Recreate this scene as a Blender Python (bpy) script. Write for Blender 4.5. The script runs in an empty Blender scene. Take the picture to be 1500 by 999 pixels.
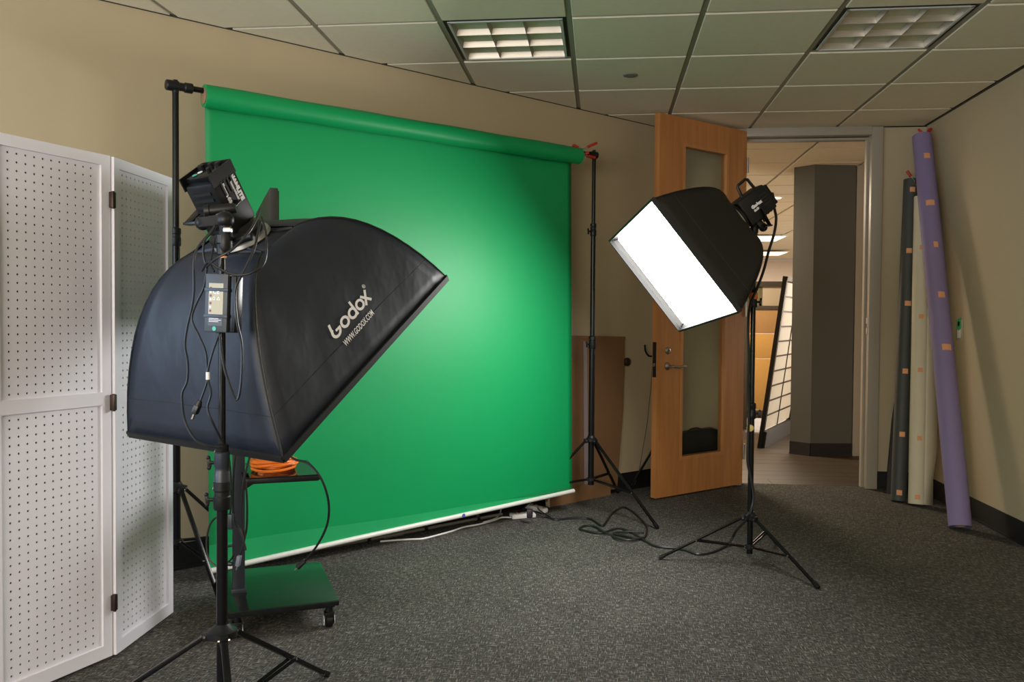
import bpy, bmesh, math, random
from mathutils import Vector, Matrix
random.seed(7)
SC = bpy.context.scene
PI = math.pi

# ---------------------------------------------------------------- camera
cam_data = bpy.data.cameras.new('camera')
cam_data.sensor_width = 36.0
cam_data.lens = 1211.63 / 1500 * 36.0
cam_data.clip_start = 0.05
cam_data.clip_end = 60
cam = bpy.data.objects.new('camera', cam_data)
SC.collection.objects.link(cam)
YAW, PITCH, ROLL = 0.1073545, 0.0249029, 0.0074260
def camera_matrix():
    f = Vector((-math.sin(YAW)*math.cos(PITCH), math.cos(YAW)*math.cos(PITCH), -math.sin(PITCH)))
    r = Vector((math.cos(YAW), math.sin(YAW), 0)); u = r.cross(f)
    r2 = r*math.cos(ROLL) + u*math.sin(ROLL); u2 = u*math.cos(ROLL) - r*math.sin(ROLL)
    m = Matrix.Identity(4)
    for i in range(3):
        m[i][0] = r2[i]; m[i][1] = u2[i]; m[i][2] = -f[i]
    m[0][3], m[1][3], m[2][3] = 0, 0, 1.195
    return m
cam.matrix_world = camera_matrix()
SC.camera = cam

# ---------------------------------------------------------------- world, exposure, large lights
SC.view_settings.view_transform = 'Standard'
SC.view_settings.look = 'None'
SC.view_settings.exposure = 0.0
SC.view_settings.gamma = 1.0
SC.view_settings.use_curve_mapping = False
w = bpy.data.worlds.new('world'); SC.world = w; w.use_nodes = True
bgn = w.node_tree.nodes['Background']
bgn.inputs[0].default_value = (0.55, 0.68, 0.95, 1); bgn.inputs[1].default_value = 1.0

def area_light(name, loc, target, sx, sy, power, col):
    l = bpy.data.lights.new(name, 'AREA'); l.shape = 'RECTANGLE'; l.size = sx; l.size_y = sy
    l.energy = power; l.color = col
    o = bpy.data.objects.new(name, l); SC.collection.objects.link(o)
    o.location = loc
    o.rotation_euler = (Vector(target) - Vector(loc)).to_track_quat('-Z', 'Y').to_euler()
    return o
# daylight through the big window in the left side wall, behind the camera
area_light('window_daylight', (-3.93, -0.2, 1.5), (0, -0.2, 2.1), 2.9, 1.7, 112, (0.50, 0.72, 1.0))
# daylight through the window in the wall behind the camera
area_light('window_daylight', (-1.75, -2.42, 1.55), (-1.45, 0, 2.3), 3.0, 1.6, 165, (1.0, 0.89, 0.72))
# unseen ceiling lamps added behind the camera to brighten walls and carpet
for lx, ly in ((-0.47, -0.70), (1.36, -0.70), (1.36, 1.13)):
    area_light('ceiling_fill_light', (lx, ly, 2.585), (lx, ly, 0), 0.55, 0.55, 7, (1.0, 0.90, 0.66))
# corridor lights beyond the door: ceiling fixtures and added fill
area_light('corridor_light', (0.60, 8.3, 2.57), (0.60, 8.3, 0), 0.4, 0.4, 85, (1.0, 0.82, 0.60))
area_light('corridor_light', (2.9, 9.9, 2.57), (2.9, 9.9, 0), 1.2, 1.2, 110, (1.0, 0.80, 0.60))  # unseen lamp placed to brighten the leaning frame's panes
area_light('corridor_light', (1.5, 10.8, 2.57), (1.5, 10.8, 0), 1.0, 1.0, 90, (1.0, 0.84, 0.66))
area_light('corridor_light', (3.0, 16.0, 2.57), (3.0, 16.0, 0), 3.0, 3.0, 380, (1.0, 0.86, 0.72))
area_light('corridor_light', (7.7, 11.5, 1.4), (0, 11.0, 2.4), 6.0, 1.8, 420, (1.0, 0.85, 0.70))  # added side fill, no ceiling fixture: brightens corridor ceiling and far wall

# ---------------------------------------------------------------- materials
def rgb(r, g, b):
    def c(v):
        v /= 255.0
        return v/12.92 if v <= 0.04045 else ((v+0.055)/1.055)**2.4
    return (c(r), c(g), c(b), 1)
MATS = {}
def mat(name, col, rough=0.5, metal=0.0, noise=0.0, nscale=8.0, bump=0.0, bscale=60.0, emit=None, estr=0.0, coat=0.0, spec=0.5, trans=0.0, stretch=(1, 1, 1), sheen=0.0):
    if name in MATS: return MATS[name]
    m = bpy.data.materials.new(name); m.use_nodes = True; nt = m.node_tree
    b = nt.nodes['Principled BSDF']
    b.inputs['Base Color'].default_value = col; b.inputs['Roughness'].default_value = rough
    b.inputs['Metallic'].default_value = metal; b.inputs['Specular IOR Level'].default_value = spec
    b.inputs['Coat Weight'].default_value = coat; b.inputs['Transmission Weight'].default_value = trans
    b.inputs['Sheen Weight'].default_value = sheen
    if emit:
        b.inputs['Emission Color'].default_value = emit; b.inputs['Emission Strength'].default_value = estr
    tc = nt.nodes.new('ShaderNodeTexCoord'); mp = nt.nodes.new('ShaderNodeMapping')
    nt.links.new(tc.outputs['Object'], mp.inputs[0]); mp.inputs['Scale'].default_value = stretch
    nz = nt.nodes.new('ShaderNodeTexNoise'); nz.inputs['Scale'].default_value = nscale; nz.inputs['Detail'].default_value = 4
    nt.links.new(mp.outputs[0], nz.inputs['Vector'])
    amt = noise if noise else 0.04
    mx = nt.nodes.new('ShaderNodeMix'); mx.data_type = 'RGBA'
    mx.inputs[6].default_value = tuple(min(1, c*(1-amt)) for c in col[:3]) + (1,)
    mx.inputs[7].default_value = tuple(min(1, c*(1+amt)) for c in col[:3]) + (1,)
    nt.links.new(nz.outputs['Fac'], mx.inputs[0]); nt.links.new(mx.outputs[2], b.inputs['Base Color'])
    if bump:
        n2 = nt.nodes.new('ShaderNodeTexNoise'); n2.inputs['Scale'].default_value = bscale; n2.inputs['Detail'].default_value = 3
        nt.links.new(mp.outputs[0], n2.inputs['Vector'])
        bp = nt.nodes.new('ShaderNodeBump'); bp.inputs['Strength'].default_value = bump; bp.inputs['Distance'].default_value = 0.01
        nt.links.new(n2.outputs['Fac'], bp.inputs['Height']); nt.links.new(bp.outputs[0], b.inputs['Normal'])
    MATS[name] = m
    return m

def carpet_material():
    m = bpy.data.materials.new('woven_carpet'); m.use_nodes = True; nt = m.node_tree; b = nt.nodes['Principled BSDF']
    b.inputs['Roughness'].default_value = 0.95; b.inputs['Specular IOR Level'].default_value = 0.15
    tc = nt.nodes.new('ShaderNodeTexCoord')
    def streak(sx, sy, scale, seed):
        mp = nt.nodes.new('ShaderNodeMapping'); mp.inputs['Scale'].default_value = (sx, sy, 1); mp.inputs['Location'].default_value = (seed, seed*1.7, 0)
        nt.links.new(tc.outputs['Object'], mp.inputs[0])
        n = nt.nodes.new('ShaderNodeTexNoise'); n.inputs['Scale'].default_value = scale; n.inputs['Detail'].default_value = 2.5; n.inputs['Roughness'].default_value = 0.6
        nt.links.new(mp.outputs[0], n.inputs['Vector']); return n
    a = streak(1, 8, 30, 1.3); c = streak(8, 1, 30, 5.1); d = streak(1, 1, 3.0, 9.0)
    mxx = nt.nodes.new('ShaderNodeMath'); mxx.operation = 'MAXIMUM'
    nt.links.new(a.outputs['Fac'], mxx.inputs[0]); nt.links.new(c.outputs['Fac'], mxx.inputs[1])
    ramp = nt.nodes.new('ShaderNodeValToRGB'); e = ramp.color_ramp.elements
    e[0].position = 0.47; e[0].color = (0.048, 0.046, 0.042, 1)
    e[1].position = 0.71; e[1].color = (0.40, 0.38, 0.34, 1)
    el = ramp.color_ramp.elements.new(0.58); el.color = (0.118, 0.112, 0.101, 1)
    nt.links.new(mxx.outputs[0], ramp.inputs[0])
    mul = nt.nodes.new('ShaderNodeMix'); mul.data_type = 'RGBA'; mul.blend_type = 'MULTIPLY'; mul.inputs[0].default_value = 0.5
    nt.links.new(ramp.outputs[0], mul.inputs[6]); nt.links.new(d.outputs['Fac'], mul.inputs[7])
    nt.links.new(mul.outputs[2], b.inputs['Base Color'])
    bp = nt.nodes.new('ShaderNodeBump'); bp.inputs['Strength'].default_value = 0.35; bp.inputs['Distance'].default_value = 0.003
    nt.links.new(mxx.outputs[0], bp.inputs['Height']); nt.links.new(bp.outputs[0], b.inputs['Normal'])
    return m
def wood_material(name, c1, c2, rough=0.4, scale=(14, 14, 1.1)):
    m = bpy.data.materials.new(name); m.use_nodes = True; nt = m.node_tree; b = nt.nodes['Principled BSDF']
    b.inputs['Roughness'].default_value = rough
    tc = nt.nodes.new('ShaderNodeTexCoord'); mp = nt.nodes.new('ShaderNodeMapping'); mp.inputs['Scale'].default_value = scale
    nt.links.new(tc.outputs['Object'], mp.inputs[0])
    n = nt.nodes.new('ShaderNodeTexNoise'); n.inputs['Scale'].default_value = 1.6; n.inputs['Detail'].default_value = 6; n.inputs['Distortion'].default_value = 0.6
    nt.links.new(mp.outputs[0], n.inputs['Vector'])
    r = nt.nodes.new('ShaderNodeValToRGB'); r.color_ramp.elements[0].position = 0.35; r.color_ramp.elements[1].position = 0.7
    r.color_ramp.elements[0].color = c1; r.color_ramp.elements[1].color = c2
    nt.links.new(n.outputs['Fac'], r.inputs[0]); nt.links.new(r.outputs[0], b.inputs['Base Color'])
    return m

M_wall = mat('beige_wall_paint', (0.47, 0.385, 0.25, 1), 0.75, noise=0.03, nscale=1.5, bump=0.04, bscale=250)
M_black = mat('black_metal', (0.005, 0.005, 0.006, 1), 0.25, spec=0.3)
M_blackm = mat('black_matte_plastic', (0.007, 0.007, 0.008, 1), 0.42, spec=0.35)
M_base = mat('black_vinyl_base', (0.006, 0.006, 0.007, 1), 0.6)
M_tile = mat('acoustic_tile', (0.80, 0.72, 0.54, 1), 0.9, noise=0.05, nscale=30, bump=0.12, bscale=260)
M_tee = mat('grid_tee_paint', (0.28, 0.27, 0.21, 1), 0.5)
M_peg = mat('white_painted_wood', (0.78, 0.77, 0.86, 1), 0.5, noise=0.02)
M_green = mat('chroma_green_vinyl', (0.001, 0.30, 0.090, 1), 0.48, noise=0.03, nscale=0.8, bump=0.06, bscale=2.2, spec=0.4)
M_hem = mat('green_hem_vinyl', (0.015, 0.36, 0.125, 1), 0.45)
M_alu = mat('white_tube', (0.75, 0.75, 0.72, 1), 0.3)
M_steel = mat('brushed_steel', (0.45, 0.43, 0.40, 1), 0.3, 1.0)
M_chrome = mat('chrome', (0.75, 0.75, 0.75, 1), 0.15, 1.0)
M_fabric = mat('black_softbox_fabric', (0.012, 0.016, 0.028, 1), 0.50, noise=0.10, nscale=4, bump=0.8, bscale=7, spec=0.5, stretch=(1, 1, 0.6))
M_fabric2 = mat('dark_softbox_fabric', (0.016, 0.014, 0.013, 1), 0.60, noise=0.08, nscale=5, bump=0.10, bscale=8, spec=0.35)
M_silver = mat('silver_lining', (0.65, 0.65, 0.66, 1), 0.3, 0.9)
M_ring = mat('grey_ring_metal', (0.35, 0.35, 0.35, 1), 0.35, 0.6)
M_white = mat('white_plastic', (0.78, 0.78, 0.78, 1), 0.4)
M_print = mat('white_print', (0.80, 0.80, 0.84, 1), 0.5)
M_red = mat('red_rubber', (0.45, 0.02, 0.01, 1), 0.45)
M_orange = mat('orange_cord', (0.90, 0.20, 0.012, 1), 0.45)
M_tape = mat('orange_tape', (0.78, 0.36, 0.17, 1), 0.7, noise=0.12, nscale=90)
M_door = wood_material('maple_veneer', (0.42, 0.170, 0.048, 1), (0.52, 0.225, 0.072, 1), 0.38)
M_doorb = wood_material('maple_trim', (0.45, 0.19, 0.060, 1), (0.55, 0.25, 0.088, 1), 0.38)
M_card = mat('brown_cardboard', (0.22, 0.115, 0.050, 1), 0.8, noise=0.08, nscale=3)
M_frame = mat('greige_frame_paint', (0.36, 0.32, 0.26, 1), 0.4)
M_cart = mat('glossy_black_shelf', (0.008, 0.010, 0.010, 1), 0.10, spec=0.6)
M_col = mat('slate_metal', (0.022, 0.026, 0.038, 1), 0.4)
M_purple = mat('purple_paper', (0.235, 0.185, 0.355, 1), 0.75, noise=0.03)
M_dkroll = mat('charcoal_paper', (0.050, 0.055, 0.052, 1), 0.6)
M_cream = mat('cream_paper', (0.66, 0.60, 0.45, 1), 0.75)
M_core = mat('brown_core', (0.30, 0.19, 0.11, 1), 0.8)
M_carpet = carpet_material()

# ---------------------------------------------------------------- mesh helpers
class MB:
    def __init__(s): s.v = []; s.f = []
    def add(s, vs, fs):
        o = len(s.v); s.v += [Vector(p) for p in vs]; s.f += [tuple(i+o for i in f) for f in fs]; return s
    def box(s, c, size, rot=None, bevel=0.0):
        hx, hy, hz = size[0]/2, size[1]/2, size[2]/2
        c = Vector(c)
        if bevel <= 0:
            vs = [Vector((x, y, z)) for x in (-hx, hx) for y in (-hy, hy) for z in (-hz, hz)]
            fs = [(0, 1, 3, 2), (4, 6, 7, 5), (0, 4, 5, 1), (2, 3, 7, 6), (0, 2, 6, 4), (1, 5, 7, 3)]
        else:
            bm = bmesh.new(); bmesh.ops.create_cube(bm, size=1)
            for v in bm.verts: v.co = Vector((v.co.x*size[0], v.co.y*size[1], v.co.z*size[2]))
            bmesh.ops.bevel(bm, geom=list(bm.edges), offset=bevel, segments=2, profile=0.6, affect='EDGES')
            bm.verts.index_update()
            vs = [v.co.copy() for v in bm.verts]; fs = [tuple(v.index for v in f.verts) for f in bm.faces]; bm.free()
        if rot is not None: vs = [rot @ p for p in vs]
        return s.add([p + c for p in vs], fs)
    def bar(s, p0, p1, wd, th, up=(0, 0, 1), bevel=0.0):      # rectangular bar between two points
        p0 = Vector(p0); p1 = Vector(p1); z = (p1-p0); L = z.length; z.normalize(); up = Vector(up)
        x = up.cross(z)
        if x.length < 1e-4: x = Vector((1, 0, 0)).cross(z)
        x.normalize(); y = z.cross(x)
        R = Matrix((x, y, z)).transposed()
        return s.box((p0+p1)/2, (wd, th, L), R, bevel)
    def cyl(s, p0, p1, r0, r1=None, n=16, caps=True):
        if r1 is None: r1 = r0
        p0 = Vector(p0); p1 = Vector(p1); z = (p1-p0).normalized()
        x = z.orthogonal().normalized(); y = z.cross(x)
        vs = [];
        for p, r in ((p0, r0), (p1, r1)):
            for i in range(n):
                a = 2*PI*i/n; vs.append(p + (x*math.cos(a)+y*math.sin(a))*r)
        fs = [(i, (i+1) % n, n+(i+1) % n, n+i) for i in range(n)]
        if caps: fs += [tuple(range(n-1, -1, -1)), tuple(range(n, 2*n))]
        return s.add(vs, fs)
    def lathe(s, p0, axis, prof, n=20):                        # prof: (distance along axis, radius)
        p0 = Vector(p0); z = Vector(axis).normalized(); x = z.orthogonal().normalized(); y = z.cross(x)
        vs = []
        for (d, r) in prof:
            for i in range(n):
                a = 2*PI*i/n; vs.append(p0 + z*d + (x*math.cos(a)+y*math.sin(a))*max(r, 1e-4))
        fs = []
        for k in range(len(prof)-1):
            for i in range(n): fs.append((k*n+i, k*n+(i+1) % n, (k+1)*n+(i+1) % n, (k+1)*n+i))
        fs += [tuple(range(n-1, -1, -1)), tuple(range((len(prof)-1)*n, len(prof)*n))]
        return s.add(vs, fs)
    def tube(s, pts, r, n=8, smooth=True, sub=5):
        P = [Vector(p) for p in pts]
        if smooth and len(P) > 2:
            Q = []
            for i in range(len(P)-1):
                a = P[max(i-1, 0)]; b = P[i]; c = P[i+1]; d = P[min(i+2, len(P)-1)]
                for k in range(sub):
                    t = k/sub
                    Q.append(0.5*((2*b) + (c-a)*t + (2*a-5*b+4*c-d)*t*t + (3*b-a-3*c+d)*t**3))
            Q.append(P[-1]); P = Q
        vs = []; x = None
        for i, p in enumerate(P):
            z = (P[min(i+1, len(P)-1)] - P[max(i-1, 0)])
            if z.length < 1e-7: z = Vector((0, 0, 1))
            z.normalize()
            if x is None: x = z.orthogonal().normalized()
            x = (x - z*x.dot(z))
            if x.length < 1e-5: x = z.orthogonal()
            x.normalize(); y = z.cross(x)
            for k in range(n):
                a = 2*PI*k/n; vs.append(p + (x*math.cos(a)+y*math.sin(a))*r)
        fs = []
        for i in range(len(P)-1):
            for k in range(n): fs.append((i*n+k, i*n+(k+1) % n, (i+1)*n+(k+1) % n, (i+1)*n+k))
        fs += [tuple(range(n-1, -1, -1)), tuple(range((len(P)-1)*n, len(P)*n))]
        return s.add(vs, fs)
    def prism(s, poly, z0, z1):                                # polygon in XY, extruded
        n = len(poly); vs = [Vector((p[0], p[1], z0)) for p in poly] + [Vector((p[0], p[1], z1)) for p in poly]
        fs = [tuple(range(n-1, -1, -1)), tuple(range(n, 2*n))] + [(i, (i+1) % n, n+(i+1) % n, n+i) for i in range(n)]
        return s.add(vs, fs)
    def extr(s, poly, d):                                      # planar 3D polygon extruded along vector d
        n = len(poly); d = Vector(d); vs = [Vector(p) for p in poly] + [Vector(p)+d for p in poly]
        fs = [tuple(range(n-1, -1, -1)), tuple(range(n, 2*n))] + [(i, (i+1) % n, n+(i+1) % n, n+i) for i in range(n)]
        return s.add(vs, fs)
    def ball(s, c, r, n=10, sc=(1, 1, 1)):
        c = Vector(c); vs = []; fs = []; m = n//2+1
        for i in range(m+1):
            t = PI*i/m
            for k in range(n):
                a = 2*PI*k/n; vs.append(c + Vector((math.sin(t)*math.cos(a)*r*sc[0], math.sin(t)*math.sin(a)*r*sc[1], math.cos(t)*r*sc[2])))
        for i in range(m):
            for k in range(n): fs.append((i*n+k, (i+1)*n+k, (i+1)*n+(k+1) % n, i*n+(k+1) % n))
        return s.add(vs, fs)

def root_loc(o):
    while o.parent: o = o.parent
    return o.location
def set_props(o, label=None, cat=None, group=None, kind=None):
    if label: o['label'] = label
    if cat: o['category'] = cat
    if group: o['group'] = group
    if kind: o['kind'] = kind
    return o
def obj(name, mb, m, parent=None, loc=None, label=None, cat=None, group=None, kind=None, angle=35):
    """link the collected shapes as ONE mesh object; vertices are given in world space"""
    if parent is not None: base = root_loc(parent)
    elif loc is not None: base = Vector(loc)
    else: base = Vector((0, 0, 0))
    me = bpy.data.meshes.new(name)
    me.from_pydata([tuple(p - base) for p in mb.v], [], mb.f); me.update()
    bm = bmesh.new(); bm.from_mesh(me); bmesh.ops.recalc_face_normals(bm, faces=bm.faces); bm.to_mesh(me); bm.free()
    me.polygons.foreach_set('use_smooth', [True]*len(me.polygons))
    me.set_sharp_from_angle(angle=math.radians(angle))
    me.materials.append(m)
    o = bpy.data.objects.new(name, me); SC.collection.objects.link(o)
    if parent is not None: o.parent = parent
    else: o.location = base
    return set_props(o, label, cat, group, kind)
def thing(name, loc, label, cat, group=None, kind=None):
    o = bpy.data.objects.new(name, None); SC.collection.objects.link(o); o.empty_display_size = 0.1
    o.location = loc
    return set_props(o, label, cat, group, kind)
def copy_tree(o, parent=None):
    c = o.copy(); SC.collection.objects.link(c); c.parent = parent
    for ch in list(o.children): copy_tree(ch, c)
    return c
def text_mb(body, origin, xdir, ydir, size, depth=0.0006, bold=0.0):
    """flat lettering: origin = left end of the baseline"""
    cu = bpy.data.curves.new('lettering', 'FONT'); cu.body = body; cu.size = size; cu.extrude = 0; cu.offset = bold; cu.resolution_u = 2
    to = bpy.data.objects.new('lettering', cu); SC.collection.objects.link(to)
    dg = bpy.context.evaluated_depsgraph_get(); me = bpy.data.meshes.new_from_object(to.evaluated_get(dg))
    x = Vector(xdir).normalized(); y = Vector(ydir).normalized(); n = x.cross(y); o = Vector(origin)
    mb = MB(); mb.add([o + x*v.co.x + y*v.co.y + n*depth for v in me.vertices], [tuple(p.vertices) for p in me.polygons])
    xs = [v.co.x for v in me.vertices] or [0]
    bpy.data.objects.remove(to); bpy.data.meshes.remove(me)
    mb.width = max(xs); mb.raw = None
    return mb
# ================================================================ THE SETTING
H = 2.599; XR = 2.285; YF = 6.20; WC = 5.70          # ceiling, right wall, door wall, left wall line Y = X + WC
XL = -4.0; YB = -2.5
S2 = math.sqrt(0.5)
fl = MB(); fl.prism([(XL, YB), (XR, YB), (XR, YF+0.06), (YF+0.06-WC, YF+0.06), (XL, XL+WC)], -0.05, 0.0)
obj('floor', fl, M_carpet, kind='structure')

# left wall (45 degrees)
wl = MB(); wl.prism([(XL-0.1, XL+WC-0.1), (YF-WC, YF), (YF-WC-0.07, YF+0.07), (XL-0.17, XL+WC-0.03)], 0, H+0.15)
obj('wall_left', wl, M_wall, kind='structure')
# side wall with the big window, behind the camera on the left
def wall_open(a, b, z0, z1, o0, o1, oz0, oz1, nrm, th, mb):
    a = Vector(a); b = Vector(b); d = (b-a); L = d.length; d.normalize(); n = Vector(nrm)*th
    def blk(s0, s1, q0, q1):
        if s1-s0 > 1e-4 and q1-q0 > 1e-4:
            p = [a+d*s0, a+d*s1]; mb.extr([(p[0].x, p[0].y, q0), (p[1].x, p[1].y, q0), (p[1].x, p[1].y, q1), (p[0].x, p[0].y, q1)], n)
    blk(0, o0, z0, z1); blk(o1, L, z0, z1); blk(o0, o1, z0, oz0); blk(o0, o1, oz1, z1)
ws = MB(); wall_open((XL, YB, 0), (XL, XL+WC, 0), 0, H+0.15, 0.8, 3.8, 0.62, 2.38, (-1, 0, 0), 0.1, ws)
obj('wall_side', ws, M_wall, kind='structure')
wb = MB(); wall_open((XL, YB, 0), (XR, YB, 0), 0, H+0.15, 0.70, 3.80, 0.72, 2.38, (0, -1, 0), 0.1, wb)
obj('wall_back', wb, M_wall, kind='structure')
M_wframe = mat('window_frame_paint', (0.6, 0.6, 0.6, 1), 0.4)
for nm, a, b, o0, o1, q0, q1 in (('window_1', (XL-0.05, YB), (XL-0.05, 1.7), 0.8, 3.8, 0.62, 2.38), ('window_2', (XL, YB-0.05), (XR, YB-0.05), 0.70, 3.80, 0.72, 2.38)):
    A = Vector((a[0], a[1], 0)); d = (Vector((b[0], b[1], 0))-A).normalized(); m = MB()
    P = lambda s, z: A + d*s + Vector((0, 0, z))
    for s in (o0+0.02, (o0+o1)/2, o1-0.02): m.bar(P(s, q0), P(s, q1), 0.05, 0.05, up=d)
    for z in (q0+0.02, q1-0.02): m.bar(P(o0, z), P(o1, z), 0.05, 0.05)
    obj(nm, m, M_wframe, kind='structure')

# right wall, door wall
wr = MB(); wr.box((XR+0.05, (YB+YF)/2, (H+0.15)/2), (0.1, YF-YB+0.2, H+0.15))
obj('wall_right', wr, M_wall, kind='structure')
DX0, DX1 = 1.030, 1.906                                # clear door opening
wf = MB()
wf.prism([(YF-WC, YF), (DX0-0.075, YF), (DX0-0.075, YF+0.12), (YF-WC, YF+0.12)], 0, H+0.15)
wf.prism([(DX1+0.078, YF), (XR+0.1, YF), (XR+0.1, YF+0.12), (DX1+0.078, YF+0.12)], 0, H+0.15)
wf.prism([(DX0-0.075, YF), (DX1+0.078, YF), (DX1+0.078, YF+0.12), (DX0-0.075, YF+0.12)], H, H+0.15)
obj('wall_door', wf, M_wall, kind='structure')

# ceiling: slab, tee grid, tiles
T = 0.6096; GX, GY = -0.7725, 3.8746
ce = MB()
ce.prism([(XL-0.2, YB-0.1), (XR+0.1, YB-0.1), (XR+0.1, YF+0.06), (YF-WC, YF+0.06), (XL-0.2, XL+WC-0.2)], H+0.035, H+0.14)
ce.prism([(-1.0, YF+0.06), (8.0, YF+0.06), (8.0, 20.2), (-1.0, 20.2)], H+0.035, H+0.14)
ce.prism([(XL, YB), (XR, YB), (XR, 1.42), (XL, 1.42)], H, H+0.035)
ceiling = obj('ceiling', ce, M_tile, kind='structure')
def clip(poly, a, b, c):                                # keep a*x + b*y <= c
    out = []
    for i in range(len(poly)):
        p, q = poly[i], poly[(i+1) % len(poly)]; fp = a*p[0]+b*p[1]-c; fq = a*q[0]+b*q[1]-c
        if fp <= 0: out.append(p)
        if fp*fq < 0:
            t = fp/(fp-fq); out.append((p[0]+(q[0]-p[0])*t, p[1]+(q[1]-p[1])*t))
    return out
def area(poly): return 0.5*abs(sum(poly[i][0]*poly[(i+1) % len(poly)][1]-poly[(i+1) % len(poly)][0]*poly[i][1] for i in range(len(poly))))
tile_proto = None
TROFFERS = {(0, 0), (3, 0)}
def tile_at(i, j, room):
    global tile_proto
    x0 = GX+i*T; y0 = GY+j*T; g = 0.0135
    sq = [(x0+g, y0+g), (x0+T-g, y0+g), (x0+T-g, y0+T-g), (x0+g, y0+T-g)]
    c = sq
    if room:
        c = clip(c, -1, 1, WC-0.012); c = clip(c, 0, 1, YF-0.008); c = clip(c, 1, 0, XR-0.008); c = clip(c, 0, -1, -1.42)
    else: c = clip(c, 0, -1, -(YF+0.13))
    if len(c) < 3 or area(c) < 0.002: return
    if area(c) > area(sq)-1e-6 and tile_proto is not None:
        o = tile_proto.copy(); o.location = (x0, y0, 0); SC.collection.objects.link(o); o.parent = ceiling; return
    m = MB()
    if area(c) > area(sq)-1e-6:
        h = 0.003
        vs = [(g, g, H+0.004), (T-g, g, H+0.004), (T-g, T-g, H+0.004), (g, T-g, H+0.004),
              (g+h, g+h, H), (T-g-h, g+h, H), (T-g-h, T-g-h, H), (g+h, T-g-h, H)]
        vs += [(p[0], p[1], H+0.03) for p in vs[:4]]
        m.add([Vector(v)+Vector((x0, y0, 0)) for v in vs], [(4, 5, 6, 7), (0, 1, 5, 4), (1, 2, 6, 5), (2, 3, 7, 6), (3, 0, 4, 7), (8, 11, 10, 9), (0, 8, 9, 1), (1, 9, 10, 2), (2, 10, 11, 3), (3, 11, 8, 0)])
        me = bpy.data.meshes.new('ceiling_tile'); me.from_pydata([tuple(v-Vector((x0, y0, 0))) for v in m.v], [], m.f); me.materials.append(M_tile)
        o = bpy.data.objects.new('ceiling_tile', me); SC.collection.objects.link(o); o.parent = ceiling; o.location = (x0, y0, 0); tile_proto = o
    else:
        m.prism(c, H, H+0.03); obj('ceiling_tile', m, M_tile, ceiling)
for j in range(-5, 4):
    for i in range(-6, 5):
        if (i, j) not in TROFFERS: tile_at(i, j, True)
HALL_LIGHTS = {(6, 17), (5, 17), (6, 22), (5, 22)}
for j in range(3, 16):
    for i in range(1, 9): tile_at(i, j, False)
for i in range(-5, 6):                                   # main tees along Y
    x = GX+i*T; ye = min(YF, x+WC)-0.004; y0 = 1.42
    if ye > y0 and x < XR-0.02:
        m = MB(); m.box((x, (y0+ye)/2, H+0.012), (0.024, ye-y0, 0.012)); m.box((x, (y0+ye)/2, H+0.024), (0.004, ye-y0, 0.02)); obj('grid_tee', m, M_tee, ceiling)
for i in range(1, 10):
    x = GX+i*T; m = MB(); m.box((x, (YF+0.12+14.0)/2, H+0.012), (0.024, 14.0-YF-0.12, 0.012)); obj('grid_tee', m, M_tee, ceiling)
for j in range(-4, 4):
    y = GY+j*T
    for i in range(-6, 5):
        a = max(GX+i*T+0.012, y-WC+0.004); b = min(GX+(i+1)*T-0.012, XR-0.004)
        if b > a+0.01 and y < YF:
            m = MB(); m.box(((a+b)/2, y, H+0.0145), (b-a, 0.026, 0.010)); obj('grid_tee', m, M_tee, ceiling)
for j in range(4, 16):
    m = MB(); m.box((4.2-0.3, GY+j*T, H+0.0125), (6.0, 0.024, 0.010)); obj('grid_tee', m, M_tee, ceiling)
# perimeter trims, the shadow gap put into their dark colour
M_trim = mat('shadow_gap_moulding', (0.035, 0.030, 0.025, 1), 0.6)
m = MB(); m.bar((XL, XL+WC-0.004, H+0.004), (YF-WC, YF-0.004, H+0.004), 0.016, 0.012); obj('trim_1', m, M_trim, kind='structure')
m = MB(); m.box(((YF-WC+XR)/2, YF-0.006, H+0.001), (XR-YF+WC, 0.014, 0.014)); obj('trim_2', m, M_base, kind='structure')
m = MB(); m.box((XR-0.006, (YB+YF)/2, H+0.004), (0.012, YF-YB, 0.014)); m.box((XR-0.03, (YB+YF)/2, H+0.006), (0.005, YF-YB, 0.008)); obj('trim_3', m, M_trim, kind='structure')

# baseboards
def base_run(name, a, b, side, h=0.125):
    a = Vector((a[0], a[1], 0)); b = Vector((b[0], b[1], 0)); n = Vector((side[0], side[1], 0)).normalized()*0.008
    m = MB(); m.extr([a+Vector((0, 0, 0.0)), b, b+Vector((0, 0, h)), a+Vector((0, 0, h))], n)
    m.extr([a, b, b+Vector((0, 0, 0.012)), a+Vector((0, 0, 0.012))], n*1.9)
    return obj(name, m, M_base, kind='structure')
base_run('baseboard_left', (XL, XL+WC), (YF-WC, YF), (1, -1))
base_run('baseboard_right', (XR, YB), (XR, YF), (-1, 0))
base_run('baseboard_door_1', (YF-WC, YF), (DX0-0.075, YF), (0, -1))
base_run('baseboard_door_2', (DX1+0.078, YF), (XR, YF), (0, -1))

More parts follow.
